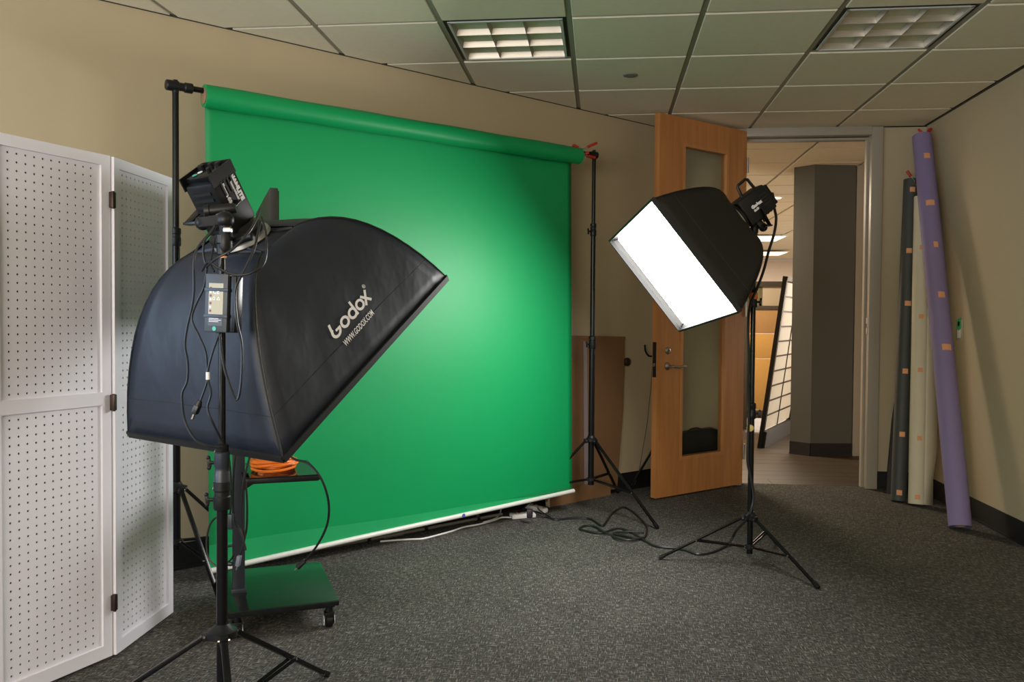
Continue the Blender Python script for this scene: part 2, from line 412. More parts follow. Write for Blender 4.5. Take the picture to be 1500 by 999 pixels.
# ---- door frame
FZ = 2.532
fr = MB()
def jamb(x0, x1, s):
    fr.box(((x0+x1)/2, YF+0.055, H/2), (x1-x0, 0.17, H))
    fr.box((x1 - 0.006 if s > 0 else x0+0.006, YF+0.03, FZ/2), (0.012 if s else 0.012, 0.02, FZ))
fr.box((DX1+0.039, YF+0.035, H/2-0.002), (0.078, 0.13, H-0.004), bevel=0.004)
fr.box((DX1-0.007, YF+0.060, FZ/2), (0.016, 0.045, FZ))
fr.box((DX0-0.0375, YF+0.055, H/2-0.002), (0.075, 0.17, H-0.004), bevel=0.004)
fr.box((DX0+0.007, YF+0.075, FZ/2), (0.016, 0.055, FZ))
fr.box(((DX0+DX1)/2, YF+0.055, (FZ+H)/2+0.004), (DX1-DX0, 0.166, H-FZ-0.008), bevel=0.003)
fr.box(((DX0+DX1)/2, YF+0.075, FZ-0.006), (DX1-DX0, 0.055, 0.016))
dframe = obj('trim_4', fr, M_frame, kind='structure')
m = MB(); m.box((DX1-0.002, YF+0.012, 1.175), (0.005, 0.035, 0.12), bevel=0.001); obj('strike_plate', m, M_steel, dframe)
m = MB(); m.box((DX1-0.0035, YF+0.008, 1.175), (0.006, 0.014, 0.03)); obj('strike_hole', m, M_blackm, dframe)

# ---- the door itself, standing open
dH = Vector((1.037, 6.174, 0)); dN = Vector((0.371, 5.569, 0)); dd = (dN-dH).normalized(); dn = Vector((-dd.y, dd.x, 0))
if dn.y < 0: dn = -dn                                    # away from the camera side
DW = (dN-dH).length; DT = 0.045; DZ0, DZ1 = 0.012, 2.575
door = thing('door_1', (dH.x, dH.y, 0), None, None, kind='structure')
def dp(s, z, t=0.0): return dN - dd*s + dn*t + Vector((0, 0, z))   # s from the lock edge, t through the thickness
def dbox(s0, s1, z0, z1, t0, t1, mb): mb.extr([dp(s0, z0, t0), dp(s1, z0, t0), dp(s1, z1, t0), dp(s0, z1, t0)], dn*(t1-t0)); return mb
L0, L1, LZ0, LZ1 = 0.228, 0.700, 0.250, 2.405
obj('door_stile', dbox(0, L0, DZ0, DZ1, 0, DT, MB()), M_door, door)
obj('door_stile', dbox(L1, DW, DZ0, DZ1, 0, DT, MB()), M_door, door)
obj('door_rail', dbox(L0, L1, DZ0, LZ0, 0, DT, MB()), M_door, door)
obj('door_rail', dbox(L0, L1, LZ1, DZ1, 0, DT, MB()), M_door, door)
b = 0.022
for s0, s1, z0, z1 in ((L0, L0+b, LZ0, LZ1), (L1-b, L1, LZ0, LZ1), (L0+b, L1-b, LZ0, LZ0+b), (L0+b, L1-b, LZ1-b, LZ1)):
    obj('glazing_bead', dbox(s0, s1, z0, z1, -0.004, DT+0.004, MB()), M_doorb, door)
M_glass = bpy.data.materials.new('clear_glass'); M_glass.use_nodes = True
gb = M_glass.node_tree.nodes['Principled BSDF']; nt = M_glass.node_tree
gb.inputs['Transmission Weight'].default_value = 1.0; gb.inputs['Roughness'].default_value = 0.02; gb.inputs['IOR'].default_value = 1.15
gb.inputs['Base Color'].default_value = (0.93, 0.97, 0.92, 1)
obj('glass_pane', dbox(L0+b, L1-b, LZ0+b, LZ1-b, 0.020, 0.025, MB()), M_glass, door)
# lock edge: mortise plate, latch; rose and lever, deadbolt
m = MB(); m.box(dp(-0.001, 0.94, DT/2), (0.003, 0.030, 0.235), Matrix((dd, dn, Vector((0, 0, 1)))).transposed()); obj('lock_plate', m, mat('bronze_plate', (0.04, 0.035, 0.03, 1), 0.4, 0.7), door)
m = MB(); m.box(dp(-0.006, 0.905, DT/2), (0.014, 0.014, 0.022), Matrix((dd, dn, Vector((0, 0, 1)))).transposed(), bevel=0.003); obj('latch', m, M_steel, door)
m = MB(); m.lathe(dp(0.098, 1.0, 0), -dn, [(0, 0.024), (0.008, 0.024), (0.012, 0.019), (0.014, 0.012)]); dbt = obj('deadbolt', m, M_steel, door)
m = MB(); m.box(dp(0.098, 1.0, -0.016), (0.004, 0.006, 0.016), Matrix((dd, dn, Vector((0, 0, 1)))).transposed()); obj('key_slot', m, M_blackm, dbt)
m = MB(); m.lathe(dp(0.098, 0.895, 0), -dn, [(0, 0.027), (0.008, 0.027), (0.012, 0.020), (0.018, 0.011), (0.05, 0.010)])
m.tube([dp(0.098, 0.895, -0.048), dp(0.115, 0.893, -0.056), dp(0.15, 0.889, -0.058), dp(0.19, 0.896, -0.056), dp(0.225, 0.893, -0.052)], 0.0085, 10)
obj('lever_handle', m, M_steel, door)
for z in (0.25, 1.29, 2.33):
    m = MB(); m.cyl(dp(DW+0.004, z-0.055, -0.006), dp(DW+0.004, z+0.055, -0.006), 0.008); obj('hinge', m, M_steel, door)

# ---- corridor
M_plank = wood_material('vinyl_plank', (0.032, 0.021, 0.012, 1), (0.062, 0.042, 0.026, 1), 0.5, (1.2, 14, 14))
hallfl = MB(); hallfl.prism([(-1.0, YF+0.06), (8, YF+0.06), (8, 20.2), (-1, 20.2)], -0.06, -0.012)
hf = obj('floor', hallfl, M_plank, kind='structure')
for r in range(0, 20):
    y0 = YF+0.062+r*0.182; off = (r*0.47) % 1.22
    for k in range(0, 3):
        x0 = 0.05+k*1.22-off*0.6
        x1 = x0+1.2185
        x0 = max(x0, -0.2)
        if x0 > 2.9: continue
        m = MB(); m.box(((x0+x1)/2, y0+0.090, -0.0055-random.random()*0.0006), (x1-x0-0.001, 0.179, 0.012)); obj('floor_plank', m, M_plank, hf)
M_pillar = mat('charcoal_wall_paint', (0.085, 0.085, 0.074, 1), 0.7, noise=0.03)
m = MB(); m.prism([(1.724, 7.76), (1.873, 7.63), (2.244, 7.69), (2.244, 8.15), (1.93, 8.15)], 0, H+0.02); pil = obj('wall_corridor', m, M_pillar, kind='structure')
for q, (a, c) in enumerate((((1.724, 7.76), (1.873, 7.63)), ((1.873, 7.63), (2.244, 7.69)))):
    base_run('baseboard_corridor_%d' % (q+1), a, c, (c[1]-a[1], -(c[0]-a[0])), 0.115)
m = MB(); m.box((2.285, 7.74, H/2), (0.062, 0.10, H)); obj('trim_5', m, M_frame, kind='structure')
m = MB(); m.prism([(2.316, 7.80), (4.2, 7.80), (4.2, 7.9), (2.316, 7.9)], 0, H+0.02); obj('wall_corridor_end', m, mat('dark_gap_fill', (0.02, 0.018, 0.015, 1), 0.7), kind='structure')  # near-black colour stands in for the dark of the gap beside the jamb
m = MB(); m.prism([(-1, 19.5), (8, 19.5), (8, 19.6), (-1, 19.6)], 0, H+0.02); obj('wall_corridor_far', m, mat('corridor_paint', (0.60, 0.52, 0.43, 1), 0.8), kind='structure')
m = MB(); m.prism([(7.9, 6.3), (8.0, 6.3), (8.0, 19.6), (7.9, 19.6)], 0, H+0.02); obj('wall_corridor_side', m, MATS['corridor_paint'], kind='structure')
m = MB(); m.prism([(-1.0, 6.3), (-0.9, 6.3), (-0.9, 19.6), (-1.0, 19.6)], 0, H+0.02); obj('wall_corridor_west', m, MATS['corridor_paint'], kind='structure')
m = MB(); m.prism([(XR+0.1, 6.2), (8.0, 6.2), (8.0, 6.3), (XR+0.1, 6.3)], 0, H+0.02); m.prism([(-1.0, 6.3), (0.4, 6.3), (0.4, 6.4), (-1.0, 6.4)], 0, H+0.02); obj('wall_corridor_near', m, MATS['corridor_paint'], kind='structure')
# corridor ceiling lamps that are seen
M_lamp = mat('lit_diffuser', (0.9, 0.85, 0.75, 1), 0.5, emit=(1.0, 0.86, 0.66, 1), estr=1.6)
dl = thing('downlight', (1.91, 9.63, H), 'round lit downlight in the corridor ceiling, seen through the open doorway', 'ceiling light')
m = MB(); m.lathe((1.91, 9.63, H-0.004), (0, 0, 1), [(0, 0.11), (0.006, 0.115), (0.008, 0.115)], 24); obj('trim_ring', m, M_white, dl)
m = MB(); m.lathe((1.91, 9.63, H-0.008), (0, 0, 1), [(0, 0.09), (0.006, 0.095)], 24); obj('diffuser', m, M_lamp, dl)
for (x, y, lab) in ((2.55, 14.2, 'nearer of two lit rectangular corridor ceiling lights beside the stand with the glowing softbox'), (3.25, 17.3, 'farther of two lit rectangular corridor ceiling lights, just above the far corridor wall')):
    pl = thing('panel_light', (x, y, H), lab, 'ceiling light')
    m = MB(); m.box((x, y, H-0.006), (0.86, 0.86, 0.012)); obj('frame', m, M_white, pl)
    m = MB(); m.box((x, y, H-0.014), (0.80, 0.80, 0.008)); obj('diffuser', m, M_lamp, pl)

# ---- troffers
M_louv = mat('louvre_aluminium', (0.50, 0.47, 0.42, 1), 0.40, 0.8)
M_louvw = mat('louvre_edge', (0.62, 0.62, 0.58, 1), 0.4, 0.2)
def troffer(i, j, label, lampmat):
    x0, y0 = GX+i*T+0.012, GY+j*T+0.012; S = T-0.024
    t = thing('ceiling_troffer', (x0+S/2, y0+S/2, H), label, 'ceiling light')
    m = MB()
    for a, b_, c, d in ((0, 0.016, 0, S), (S-0.016, S, 0, S), (0.016, S-0.016, 0, 0.008), (0.016, S-0.016, S-0.008, S)):
        m.box((x0+(a+b_)/2, y0+(c+d)/2, H+0.07), (b_-a, d-c, 0.12))
    m.box((x0+S/2, y0+S/2, H+0.14), (S, S, 0.02))
    obj('housing', m, M_blackm, t)
    m = MB(); q0, q1 = x0+0.020, x0+S-0.020; r0, r1 = y0+0.010, y0+S-0.010
    for a, b_, c, d in ((q0, q0+0.012, r0, r1), (q1-0.012, q1, r0, r1), (q0, q1, r0, r0+0.01), (q0, q1, r1-0.01, r1)):
        m.box(((a+b_)/2, (c+d)/2, H+0.004), (b_-a, d-c, 0.006))
    obj('louvre_frame', m, M_louvw, t)
    m = MB()
    for k in range(3):
        xx = q0+(q1-q0)*(k+0.5)/3; m.cyl((xx, y0+0.03, H+0.115), (xx, y0+S-0.03, H+0.115), 0.016, n=12)
    obj('lamp', m, lampmat, t)
    cw = (q1-q0-0.024)/3; ch = (r1-r0-0.02)/3
    for a in range(3):
        for b_ in range(3):
            cx = q0+0.012+cw*(a+0.5); cy = r0+0.01+ch*(b_+0.5); m = MB(); N = 6; rings = []
            for k in range(N+1):                            # parabolic funnel, wide at the bottom
                u = k/N; z = H+0.006+0.085*u; sh = 1-0.42*(u**0.6 if u > 0 else 0)*u
                hx, hy = (cw/2-0.0012)*sh, (ch/2-0.0012)*sh
                rings += [(cx-hx, cy-hy, z), (cx+hx, cy-hy, z), (cx+hx, cy+hy, z), (cx-hx, cy+hy, z)]
            fs = [(k*4+e, k*4+(e+1) % 4, (k+1)*4+(e+1) % 4, (k+1)*4+e) for k in range(N) for e in range(4)]
            m.add(rings, fs)
            obj('louvre_cell', m, M_louv, t, angle=30)
    return t
M_lampL = mat('lamp_glass_lit', (0.9, 0.9, 0.85, 1), 0.3, emit=(0.95, 1.0, 0.85, 1), estr=1.0)
M_lampR = mat('lamp_glass_unlit', (0.75, 0.70, 0.62, 1), 0.3)
troffer(0, 0, 'bright square ceiling light with a nine cell louvre, above the green screen', M_lampL)
troffer(3, 0, 'unlit square ceiling light with dull louvre cells, above the open doorway', M_lampR)
sp = thing('smoke_detector', (0.151, 4.78, H), 'flat grey round disc set in a ceiling tile right of the bright ceiling light', 'ceiling disc')
m = MB(); m.lathe((0.151, 4.80, H-0.006), (0, 0, 1), [(0, 0.028), (0.002, 0.040), (0.006, 0.043)], 28); obj('cover_plate', m, mat('grey_disc', (0.22, 0.21, 0.17, 1), 0.6), sp)
# ================================================================ OFFICE THINGS SEEN THROUGH THE DOORWAY
M_ptan = mat('tan_panel_fabric', (0.42, 0.24, 0.10, 1), 0.85, noise=0.06, nscale=40)
M_pyel = mat('mustard_panel_fabric', (0.58, 0.33, 0.10, 1), 0.85, noise=0.06, nscale=40)
M_pole = mat('olive_panel_glass', (0.14, 0.13, 0.07, 1), 0.4)
M_pfr = mat('dark_bronze_frame', (0.055, 0.042, 0.03, 1), 0.5)
PY = 9.45
pt = thing('office_partition', (1.6, PY, 0), 'dark framed cubicle partition with tan and mustard panels beyond the doorway', 'partition')
def pz(y): return {412: 1.650, 420: 1.590, 447: 1.378, 453: 1.332, 487: 1.067, 523: 0.787, 597: 0.210, 608: 0.124}[y]
def pbox(name, x0, x1, z0, z1, m_, dy=0.0, th=0.05, par=None):
    m = MB(); m.box(((x0+x1)/2, PY+dy+th/2, (z0+z1)/2), (x1-x0, th, z1-z0), bevel=0.004); return obj(name, m, m_, par or pt)
for x in (0.95, 1.60, 2.70): pbox('post', x-0.03, x+0.03, 0.0, 1.65, M_pfr, -0.01, 0.07)
pbox('rail', 0.92, 2.73, 1.590, 1.650, M_pfr, -0.012, 0.074)
for x0, x1, g in ((0.98, 1.57, 0), (1.63, 2.67, 1)):
    pbox('rail', x0, x1, 1.332, 1.378, M_pfr)
    pbox('rail', x0, x1, 0.124, 0.210, M_pfr)
    if g: 
        pbox('panel', x0, 1.78, 1.378, 1.590, M_pole, 0.01, 0.03); pbox('panel', 1.78, x1, 1.378, 1.590, mat('beige_panel', (0.48, 0.40, 0.30, 1), 0.8), 0.01, 0.03)
    else: pbox('panel', x0, x1, 1.378, 1.590, M_pole, 0.01, 0.03)
    pbox('panel', x0, x1, 1.072, 1.332, M_ptan if g else mat('pale_panel', (0.45, 0.43, 0.38, 1), 0.8), 0.008, 0.034)
    pbox('panel', x0, x1, 0.792, 1.066, M_pyel, 0.006, 0.038)
    pbox('panel', x0, x1, 0.214, 0.786, M_pyel if not g else M_pyel, 0.006, 0.038)
M_light_floor = mat('pale_wood', (0.34, 0.20, 0.09, 1), 0.5)
# leaning sash frame
fa = Vector((1.50, 8.02, 0)); fd = Vector((0.40, 0.916, 0)).normalized(); fu = Vector((0.20, -0.075, 1.625)); 
lf = thing('leaning_window_frame', fa, 'black framed grid of cream panes leaning against the charcoal corridor wall', 'window frame')
FL = 1.25; fup = fu.normalized(); FH = fu.length; fn = fd.cross(fup).normalized()
def fp(s, t): return fa + fd*s + fup*t
def fbar(name, s0, t0, s1, t1, wd, th, m_, par=None):
    m = MB(); m.bar(fp(s0, t0), fp(s1, t1), wd, th, up=fn); return obj(name, m, m_, par or lf)
fbar('stile', 0.02, 0, 0.02, FH, 0.045, 0.04, M_black); fbar('stile', FL-0.02, 0, FL-0.02, FH, 0.045, 0.04, M_black)
fbar('rail', 0.0, FH-0.02, FL, FH-0.02, 0.04, 0.045, M_black)
m = MB(); m.extr([fp(0.04, 0.0), fp(FL-0.04, 0.0), fp(FL-0.04, 0.16), fp(0.04, 0.16)], fn*0.04); obj('rail', m, M_base, lf)
M_pane = mat('cream_pane', (0.80, 0.75, 0.62, 1), 0.5)
rows = 10; t0, t1 = 0.17, FH-0.045; hgt = (t1-t0)/rows
for k in range(rows):
    if k: fbar('muntin', 0.04, t0+hgt*k, FL-0.04, t0+hgt*k, 0.012, 0.03, M_black)
    for s0, s1 in ((0.045, 0.60), (0.615, FL-0.045)):
        m = MB(); m.extr([fp(s0, t0+hgt*k+0.008), fp(s1, t0+hgt*k+0.008), fp(s1, t0+hgt*(k+1)-0.008), fp(s0, t0+hgt*(k+1)-0.008)], fn*0.008); obj('pane', m, M_pane, lf)
fbar('mullion', 0.607, t0, 0.607, t1, 0.012, 0.03, M_black)

# ================================================================ FOLDING PEGBOARD SCREEN
scr = thing('folding_screen', (-1.68, 2.70, 0), 'white folding screen of pegboard panels at the left edge of the room', 'room divider')
def peg_mesh(L, z0, z1, P, nrm):
    m = MB(); p = 0.0290; pz_ = 0.0266; nc = 11; nr = int((z1-z0-0.005)/pz_); mx = (L-nc*p)/2; mz = (z1-z0-nr*pz_)/2; r = 0.0040; th = 0.004
    for c in range(nc):
        for q in range(nr):
            cx = mx+(c+0.5)*p; cz = z0+mz+(q+0.5)*pz_; h = p/2; hz_ = pz_/2
            sq = [(h, 0), (h, hz_), (0, hz_), (-h, hz_), (-h, 0), (-h, -hz_), (0, -hz_), (h, -hz_)]
            vs = [P(cx+a, cz+b_, 0) for a, b_ in sq] + [P(cx+r*math.cos(k*PI/4), cz+r*math.sin(k*PI/4), 0) for k in range(8)] + [P(cx+r*math.cos(k*PI/4), cz+r*math.sin(k*PI/4), th) for k in range(8)]
            fs = [(k, (k+1) % 8, 8+(k+1) % 8, 8+k) for k in range(8)] + [(8+k, 8+(k+1) % 8, 16+(k+1) % 8, 16+k) for k in range(8)]
            m.add(vs, fs)
    for a, b_, c, d in ((0, L, z0, z0+mz), (0, L, z1-mz, z1), (0, mx, z0+mz, z1-mz), (L-mx, L, z0+mz, z1-mz)):
        m.add([P(a, c, 0), P(b_, c, 0), P(b_, d, 0), P(a, d, 0)], [(0, 1, 2, 3)])
    return m
def peg_panel(a, b, zt):
    a = Vector((a[0], a[1], 0)); b = Vector((b[0], b[1], 0)); d = (b-a).normalized(); W = (b-a).length
    n = Vector((d.y, -d.x, 0))
    if n.dot(-a) < 0: n = -n                              # towards the camera
    th = 0.030
    def P(s, z, t): return a + d*s - n*t + Vector((0, 0, z))   # t = depth behind the front face
    m = MB()
    def blk(s0, s1, z0, z1): m.extr([P(s0, z0, 0), P(s1, z0, 0), P(s1, z1, 0), P(s0, z1, 0)], -n*th)
    st = 0.036; ZB = 0.012; zm = 0.915
    blk(0, st, ZB, zt); blk(W-st, W, ZB, zt); blk(st, W-st, zt-0.036, zt); blk(st, W-st, ZB, ZB+0.045); blk(st, W-st, zm-0.022, zm+0.022)
    pn = obj('panel', m, M_peg, scr)
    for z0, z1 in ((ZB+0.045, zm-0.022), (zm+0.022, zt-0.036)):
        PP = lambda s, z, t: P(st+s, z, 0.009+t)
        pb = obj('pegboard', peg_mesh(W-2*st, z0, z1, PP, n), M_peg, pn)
        m = MB(); m.extr([P(st, z0, 0.024), P(W-st, z0, 0.024), P(W-st, z1, 0.024), P(st, z1, 0.024)], -n*0.004); obj('backing_board', m, mat('dark_hole_backing', (0.03, 0.016, 0.012, 1), 0.8), pn)  # board added behind the holes, coloured near black to put shade in them
    return P, W
peg_panel((-1.826, 2.297), (-1.690, 2.703), 1.752)
P2, W2 = peg_panel((-1.680, 2.709), (-1.700, 3.135), 1.750)
for z in (1.60, 0.90, 0.20):
    m = MB(); m.box((-1.681, 2.700, z), (0.016, 0.018, 0.055), bevel=0.002); m.cyl((-1.677, 2.697, z-0.03), (-1.677, 2.697, z+0.03), 0.005); obj('hinge', m, mat('dark_hinge', (0.05, 0.03, 0.025, 1), 0.4, 0.6), scr)

# ================================================================ BACKDROP STANDS, CROSSBAR, GREEN SCREEN
def stand(name, loc, label, cat, group, tips, zh, zb, rlow, sections, legr, jf, m_=M_black, knob_ang=0.0, hubr=0.03, foot=0.010):
    """tripod: hub collar at zh, brace collar at zb, legs to tips, braces meeting legs at fraction jf; sections [(z0,z1,r,has_clamp)]"""
    x, y = loc[0], loc[1]
    t = thing(name, (x, y, 0), label, cat, group)
    m = MB(); m.cyl((x, y, zb-0.03), (x, y, sections[0][0]+0.01), rlow); m.cyl((x, y, zb-0.034), (x, y, zb-0.028), rlow*1.05); obj('pole', m, m_, t)
    for (z0, z1, r, cl) in sections:
        m = MB(); m.cyl((x, y, z0-0.02), (x, y, z1), r); obj('pole', m, m_, t)
        if cl:
            m = MB(); rr = r+0.008
            m.lathe((x, y, z0-0.045), (0, 0, 1), [(0, rr*0.92), (0.004, rr), (0.035, rr), (0.038, rr*0.9), (0.05, rr*0.9), (0.053, rr), (0.075, rr), (0.08, r+0.001)])
            c = obj('clamp_collar', m, M_blackm, t)
            ka = Vector((math.cos(knob_ang), math.sin(knob_ang), 0)); m = MB(); kp = Vector((x, y, z0-0.018))
            m.cyl(kp+ka*rr*0.8, kp+ka*(rr+0.014), 0.005, n=8); m.bar(kp+ka*(rr+0.014)-Vector((0, 0, 0.013)), kp+ka*(rr+0.018)+Vector((0, 0, 0.013)), 0.007, 0.010, up=ka, bevel=0.002)
            m.ball(kp+ka*(rr+0.016)-Vector((0, 0, 0.014)), 0.006, 8); m.ball(kp+ka*(rr+0.018)+Vector((0, 0, 0.014)), 0.006, 8)
            obj('knob', m, M_blackm, c)
            m = MB(); kq = Vector((x, y, z0+0.012)); m.lathe(kq+ka*rr*0.9, ka, [(0, 0.0045), (0.003, 0.0045), (0.004, 0.003)], 8); obj('bolt', m, M_steel, c)
    m = MB(); m.lathe((x, y, zh-0.022), (0, 0, 1), [(0, hubr*0.75), (0.004, hubr), (0.022, hubr), (0.026, hubr*0.8), (0.04, rlow+0.003)])
    for tp in tips:
        d = (Vector((tp[0], tp[1], 0))-Vector((x, y, 0))).normalized(); m.bar(Vector((x, y, zh-0.012))+d*hubr*0.6, Vector((x, y, zh-0.016))+d*(hubr+0.012), 0.022, 0.026, bevel=0.002)
    hub = obj('hub_collar', m, M_blackm, t)
    m = MB(); m.lathe((x, y, zb-0.012), (0, 0, 1), [(0, rlow+0.004), (0.003, rlow+0.009), (0.02, rlow+0.009), (0.024, rlow+0.002)]); bc = obj('brace_collar', m, M_blackm, t)
    for tp in tips:
        tip = Vector((tp[0], tp[1], tp[2] if len(tp) > 2 else foot)); d = (Vector((tip.x, tip.y, 0))-Vector((x, y, 0))).normalized()
        h = Vector((x, y, zh-0.014))+d*(hubr+0.004)
        m = MB(); m.bar(h, tip, legr*2, legr*1.5, bevel=legr*0.35); lg = obj('leg', m, m_, t)
        v = (tip-h).normalized(); m = MB(); m.bar(tip-v*0.03, tip+v*0.006, legr*2+0.004, legr*1.5+0.004, bevel=0.003); obj('rubber_foot', m, M_blackm, lg)
        j = h+(tip-h)*jf; s = d.cross(Vector((0, 0, 1)))
        m = MB()
        for q in (-1, 1): m.bar(Vector((x, y, zb))+d*(rlow+0.006)+s*q*0.006, j+s*q*(legr+0.001), 0.003, 0.011, up=(0, 0, 1))
        br = obj('brace', m, m_, t)
        for p_, q_, r_ in ((j, legr+0.005, 0.004), (Vector((x, y, zb))+d*(rlow+0.010), 0.009, 0.0035), (h, 0.016, 0.004)):
            m = MB(); m.cyl(p_-s*q_, p_+s*q_, r_, n=8); obj('rivet', m, M_chrome, br)
    return t
PR = Vector((-0.055, 5.20, 0)); PL = Vector((-1.837, 3.418, 0))
SR = stand('backdrop_stand', PR, 'black tripod stand holding the right end of the green screen', 'stand', None,
      [(0.333, 4.798), (0.126, 5.760), (-0.50, 5.00)], (-0.0558, 5.2000, 0.4589)[2], (-0.0533, 5.2000, 0.2006)[2], 0.0185,
      [((-0.0618, 5.2000, 1.0676)[2], (-0.0687, 5.2000, 1.7792)[2], 0.0150, True), ((-0.0686, 5.2000, 1.7707)[2], 2.215, 0.0118, True)], 0.0085, 0.62, knob_ang=-2.6, hubr=0.034)
SL = stand('backdrop_stand', PL, 'black tripod stand holding the left end of the green screen, beside the pegboard screen', 'stand', None,
      [(-1.545, 3.235), (-1.62, 3.86), (-2.12, 3.15)], (-1.8265, 3.4180, 0.4612)[2], (-1.8271, 3.4180, 0.2182)[2], 0.0165,
      [((-1.8359, 3.4180, 1.5519)[2], 2.180, 0.0135, True)], 0.0085, 0.62, knob_ang=-2.2, hubr=0.034)
# crossbar
BL = Vector((PL.x, PL.y, 2.195)); BR = Vector((PR.x, PR.y, 2.228)); bd = (BR-BL).normalized()
cb = thing('crossbar', (BL.x, BL.y, 2.195), 'black crossbar carrying the green backdrop roll between its two stands', 'crossbar')
m = MB(); m.cyl(BL-bd*0.035, BR+bd*0.02, 0.0125); obj('bar', m, M_black, cb)
for P_, s in ((BL, -1), (BR, 1)):
    m = MB(); m.lathe(P_-bd*0.04, bd, [(0, 0.020), (0.004, 0.023), (0.05, 0.023), (0.055, 0.018), (0.075, 0.018), (0.08, 0.022), (0.11, 0.022), (0.112, 0.0135)] if s < 0 else [(0, 0.016), (0.02, 0.022), (0.06, 0.022), (0.066, 0.012)]); m.cyl(P_-Vector((0, 0, 0.03)), P_, 0.014)
    m.cyl(P_+Vector((0, 0, 0.0)), P_+Vector((0, 0, 0.03 if s > 0 else 0.026)), 0.010); e = obj('end_fitting', m, M_blackm, cb)
# green screen: roll, hanging sheet, hem, weight tube
nw = Vector((S2, -S2, 0)); RR = 0.050
ra = Vector((-1.7507, 3.5043, 2.1905)); rb = Vector((-0.1469, 5.1081, 2.2237))
def onbar(p): 
    t = (p-BL).dot(bd); return BL+bd*t
ra = onbar(ra)-Vector((0, 0, 0.022)); rb = onbar(rb)-Vector((0, 0, 0.022))
gs = thing('green_screen', ((ra.x+rb.x)/2, (ra.y+rb.y)/2, 0.1), 'large green screen backdrop hanging from its roll to just above the carpet', 'backdrop')
m = MB(); N = 32; rd = (rb-ra).normalized(); ux = rd.cross(Vector((0, 0, 1))).normalized(); uy = ux.cross(rd)
if ux.dot(nw) < 0: ux = -ux
vs = []
K = 14
for k in range(K+1):
    c = ra+(rb-ra)*k/K; rr = RR+0.0015*math.sin(k*1.7)
    for i in range(N): a = 2*PI*i/N; vs.append(c+(ux*math.cos(a)+uy*math.sin(a))*rr)
m.add(vs, [(k*N+i, k*N+(i+1) % N, (k+1)*N+(i+1) % N, (k+1)*N+i) for k in range(K) for i in range(N)])
for c in (ra, rb):
    vs = [c+(ux*math.cos(2*PI*i/N)+uy*math.sin(2*PI*i/N))*RR for i in range(N)]+[c+(ux*math.cos(2*PI*i/N)+uy*math.sin(2*PI*i/N))*0.036 for i in range(N)]
    m.add(vs, [(i, (i+1) % N, N+(i+1) % N, N+i) for i in range(N)])
obj('roll', m, M_green, gs)
m = MB(); m.cyl(ra-rd*0.004, rb+rd*0.004, 0.036, n=24); obj('cardboard_core', m, M_core, gs)
ta = Vector((-1.7702, 3.5488, 2.0062)); tb = Vector((-0.1962, 5.1228, 2.0769)); ba = Vector((-1.7597, 3.5593, 0.0488)); bb = Vector((-0.1708, 5.1482, 0.1345))
ta.z = ra.z; tb.z = rb.z
def sheet(u, v): 
    p = (ta*(1-u)+tb*u)*(1-v)+(ba*(1-u)+bb*u)*v
    wv = (0.003*math.sin(u*5+v*2)+0.004*math.sin(u*9+1.3)*v)*v*0.6
    return p+nw*wv
m = MB(); NU, NV = 60, 50
m.add([sheet(i/NU, j/NV) for j in range(NV+1) for i in range(NU+1)], [(j*(NU+1)+i, j*(NU+1)+i+1, (j+1)*(NU+1)+i+1, (j+1)*(NU+1)+i) for j in range(NV) for i in range(NU)])
sh = obj('screen_sheet', m, M_green, gs)
so = sh.modifiers.new('thickness', 'SOLIDIFY'); so.thickness = 0.0012
m = MB(); N2 = 40; vs = []
for i in range(N2+1):
    u = i/N2*0.90; hh = 0.105*(1-u/0.93)+0.012; q = sheet(u, 1.0); vs += [q+nw*0.0022+Vector((0, 0, 0.004)), q+nw*0.0022+Vector((0, 0, hh+0.004*math.sin(u*11)))]
m.add(vs, [(2*i, 2*i+2, 2*i+3, 2*i+1) for i in range(N2)]); obj('hem', m, M_hem, gs)
m = MB(); a_ = sheet(-0.012, 1.0); b_ = sheet(1.004, 1.0); m.tube([sheet(0.0+1.004*i/20, 1.0)+nw*0.006 for i in range(21)], 0.0130, 12, smooth=False); tb_ = obj('weight_tube', m, M_alu, gs)
q = sheet(0.625, 1.0)+nw*0.0197
m = MB(); m.lathe(q+Vector((0, 0, 0.001)), nw, [(0, 0.011), (0.0012, 0.010)], 16); obj('sticker', m, mat('blue_sticker', (0.10, 0.10, 0.45, 1), 0.5), tb_, label='blue and white sticker')
# spare tube on the carpet below the screen
s0 = Vector((-1.4913, 3.9998, 0.0200)); s1 = Vector((-0.5887, 4.9560, 0.0200))
st_ = thing('spare_tube', s0, 'long thin grey metal tube lying on the carpet under the hem of the green screen', 'tube')
m = MB(); m.cyl(s0-(s1-s0)*0.28, s1, 0.009); m.cyl(s0+(s1-s0)*0.37, s0+(s1-s0)*0.46, 0.0135); obj('tube', m, mat('grey_tube', (0.33, 0.31, 0.28, 1), 0.4, 0.5), st_)
for f in (0.295, 0.575, 0.86):
    p = s0+(s1-s0)*f; d = (s1-s0).normalized(); m = MB(); m.cyl(p-d*0.010, p+d*0.010, 0.0125, n=12); m.box(p+Vector((0, 0, 0.016)), (0.02, 0.02, 0.028), bevel=0.003); obj('clip', m, M_blackm, st_)
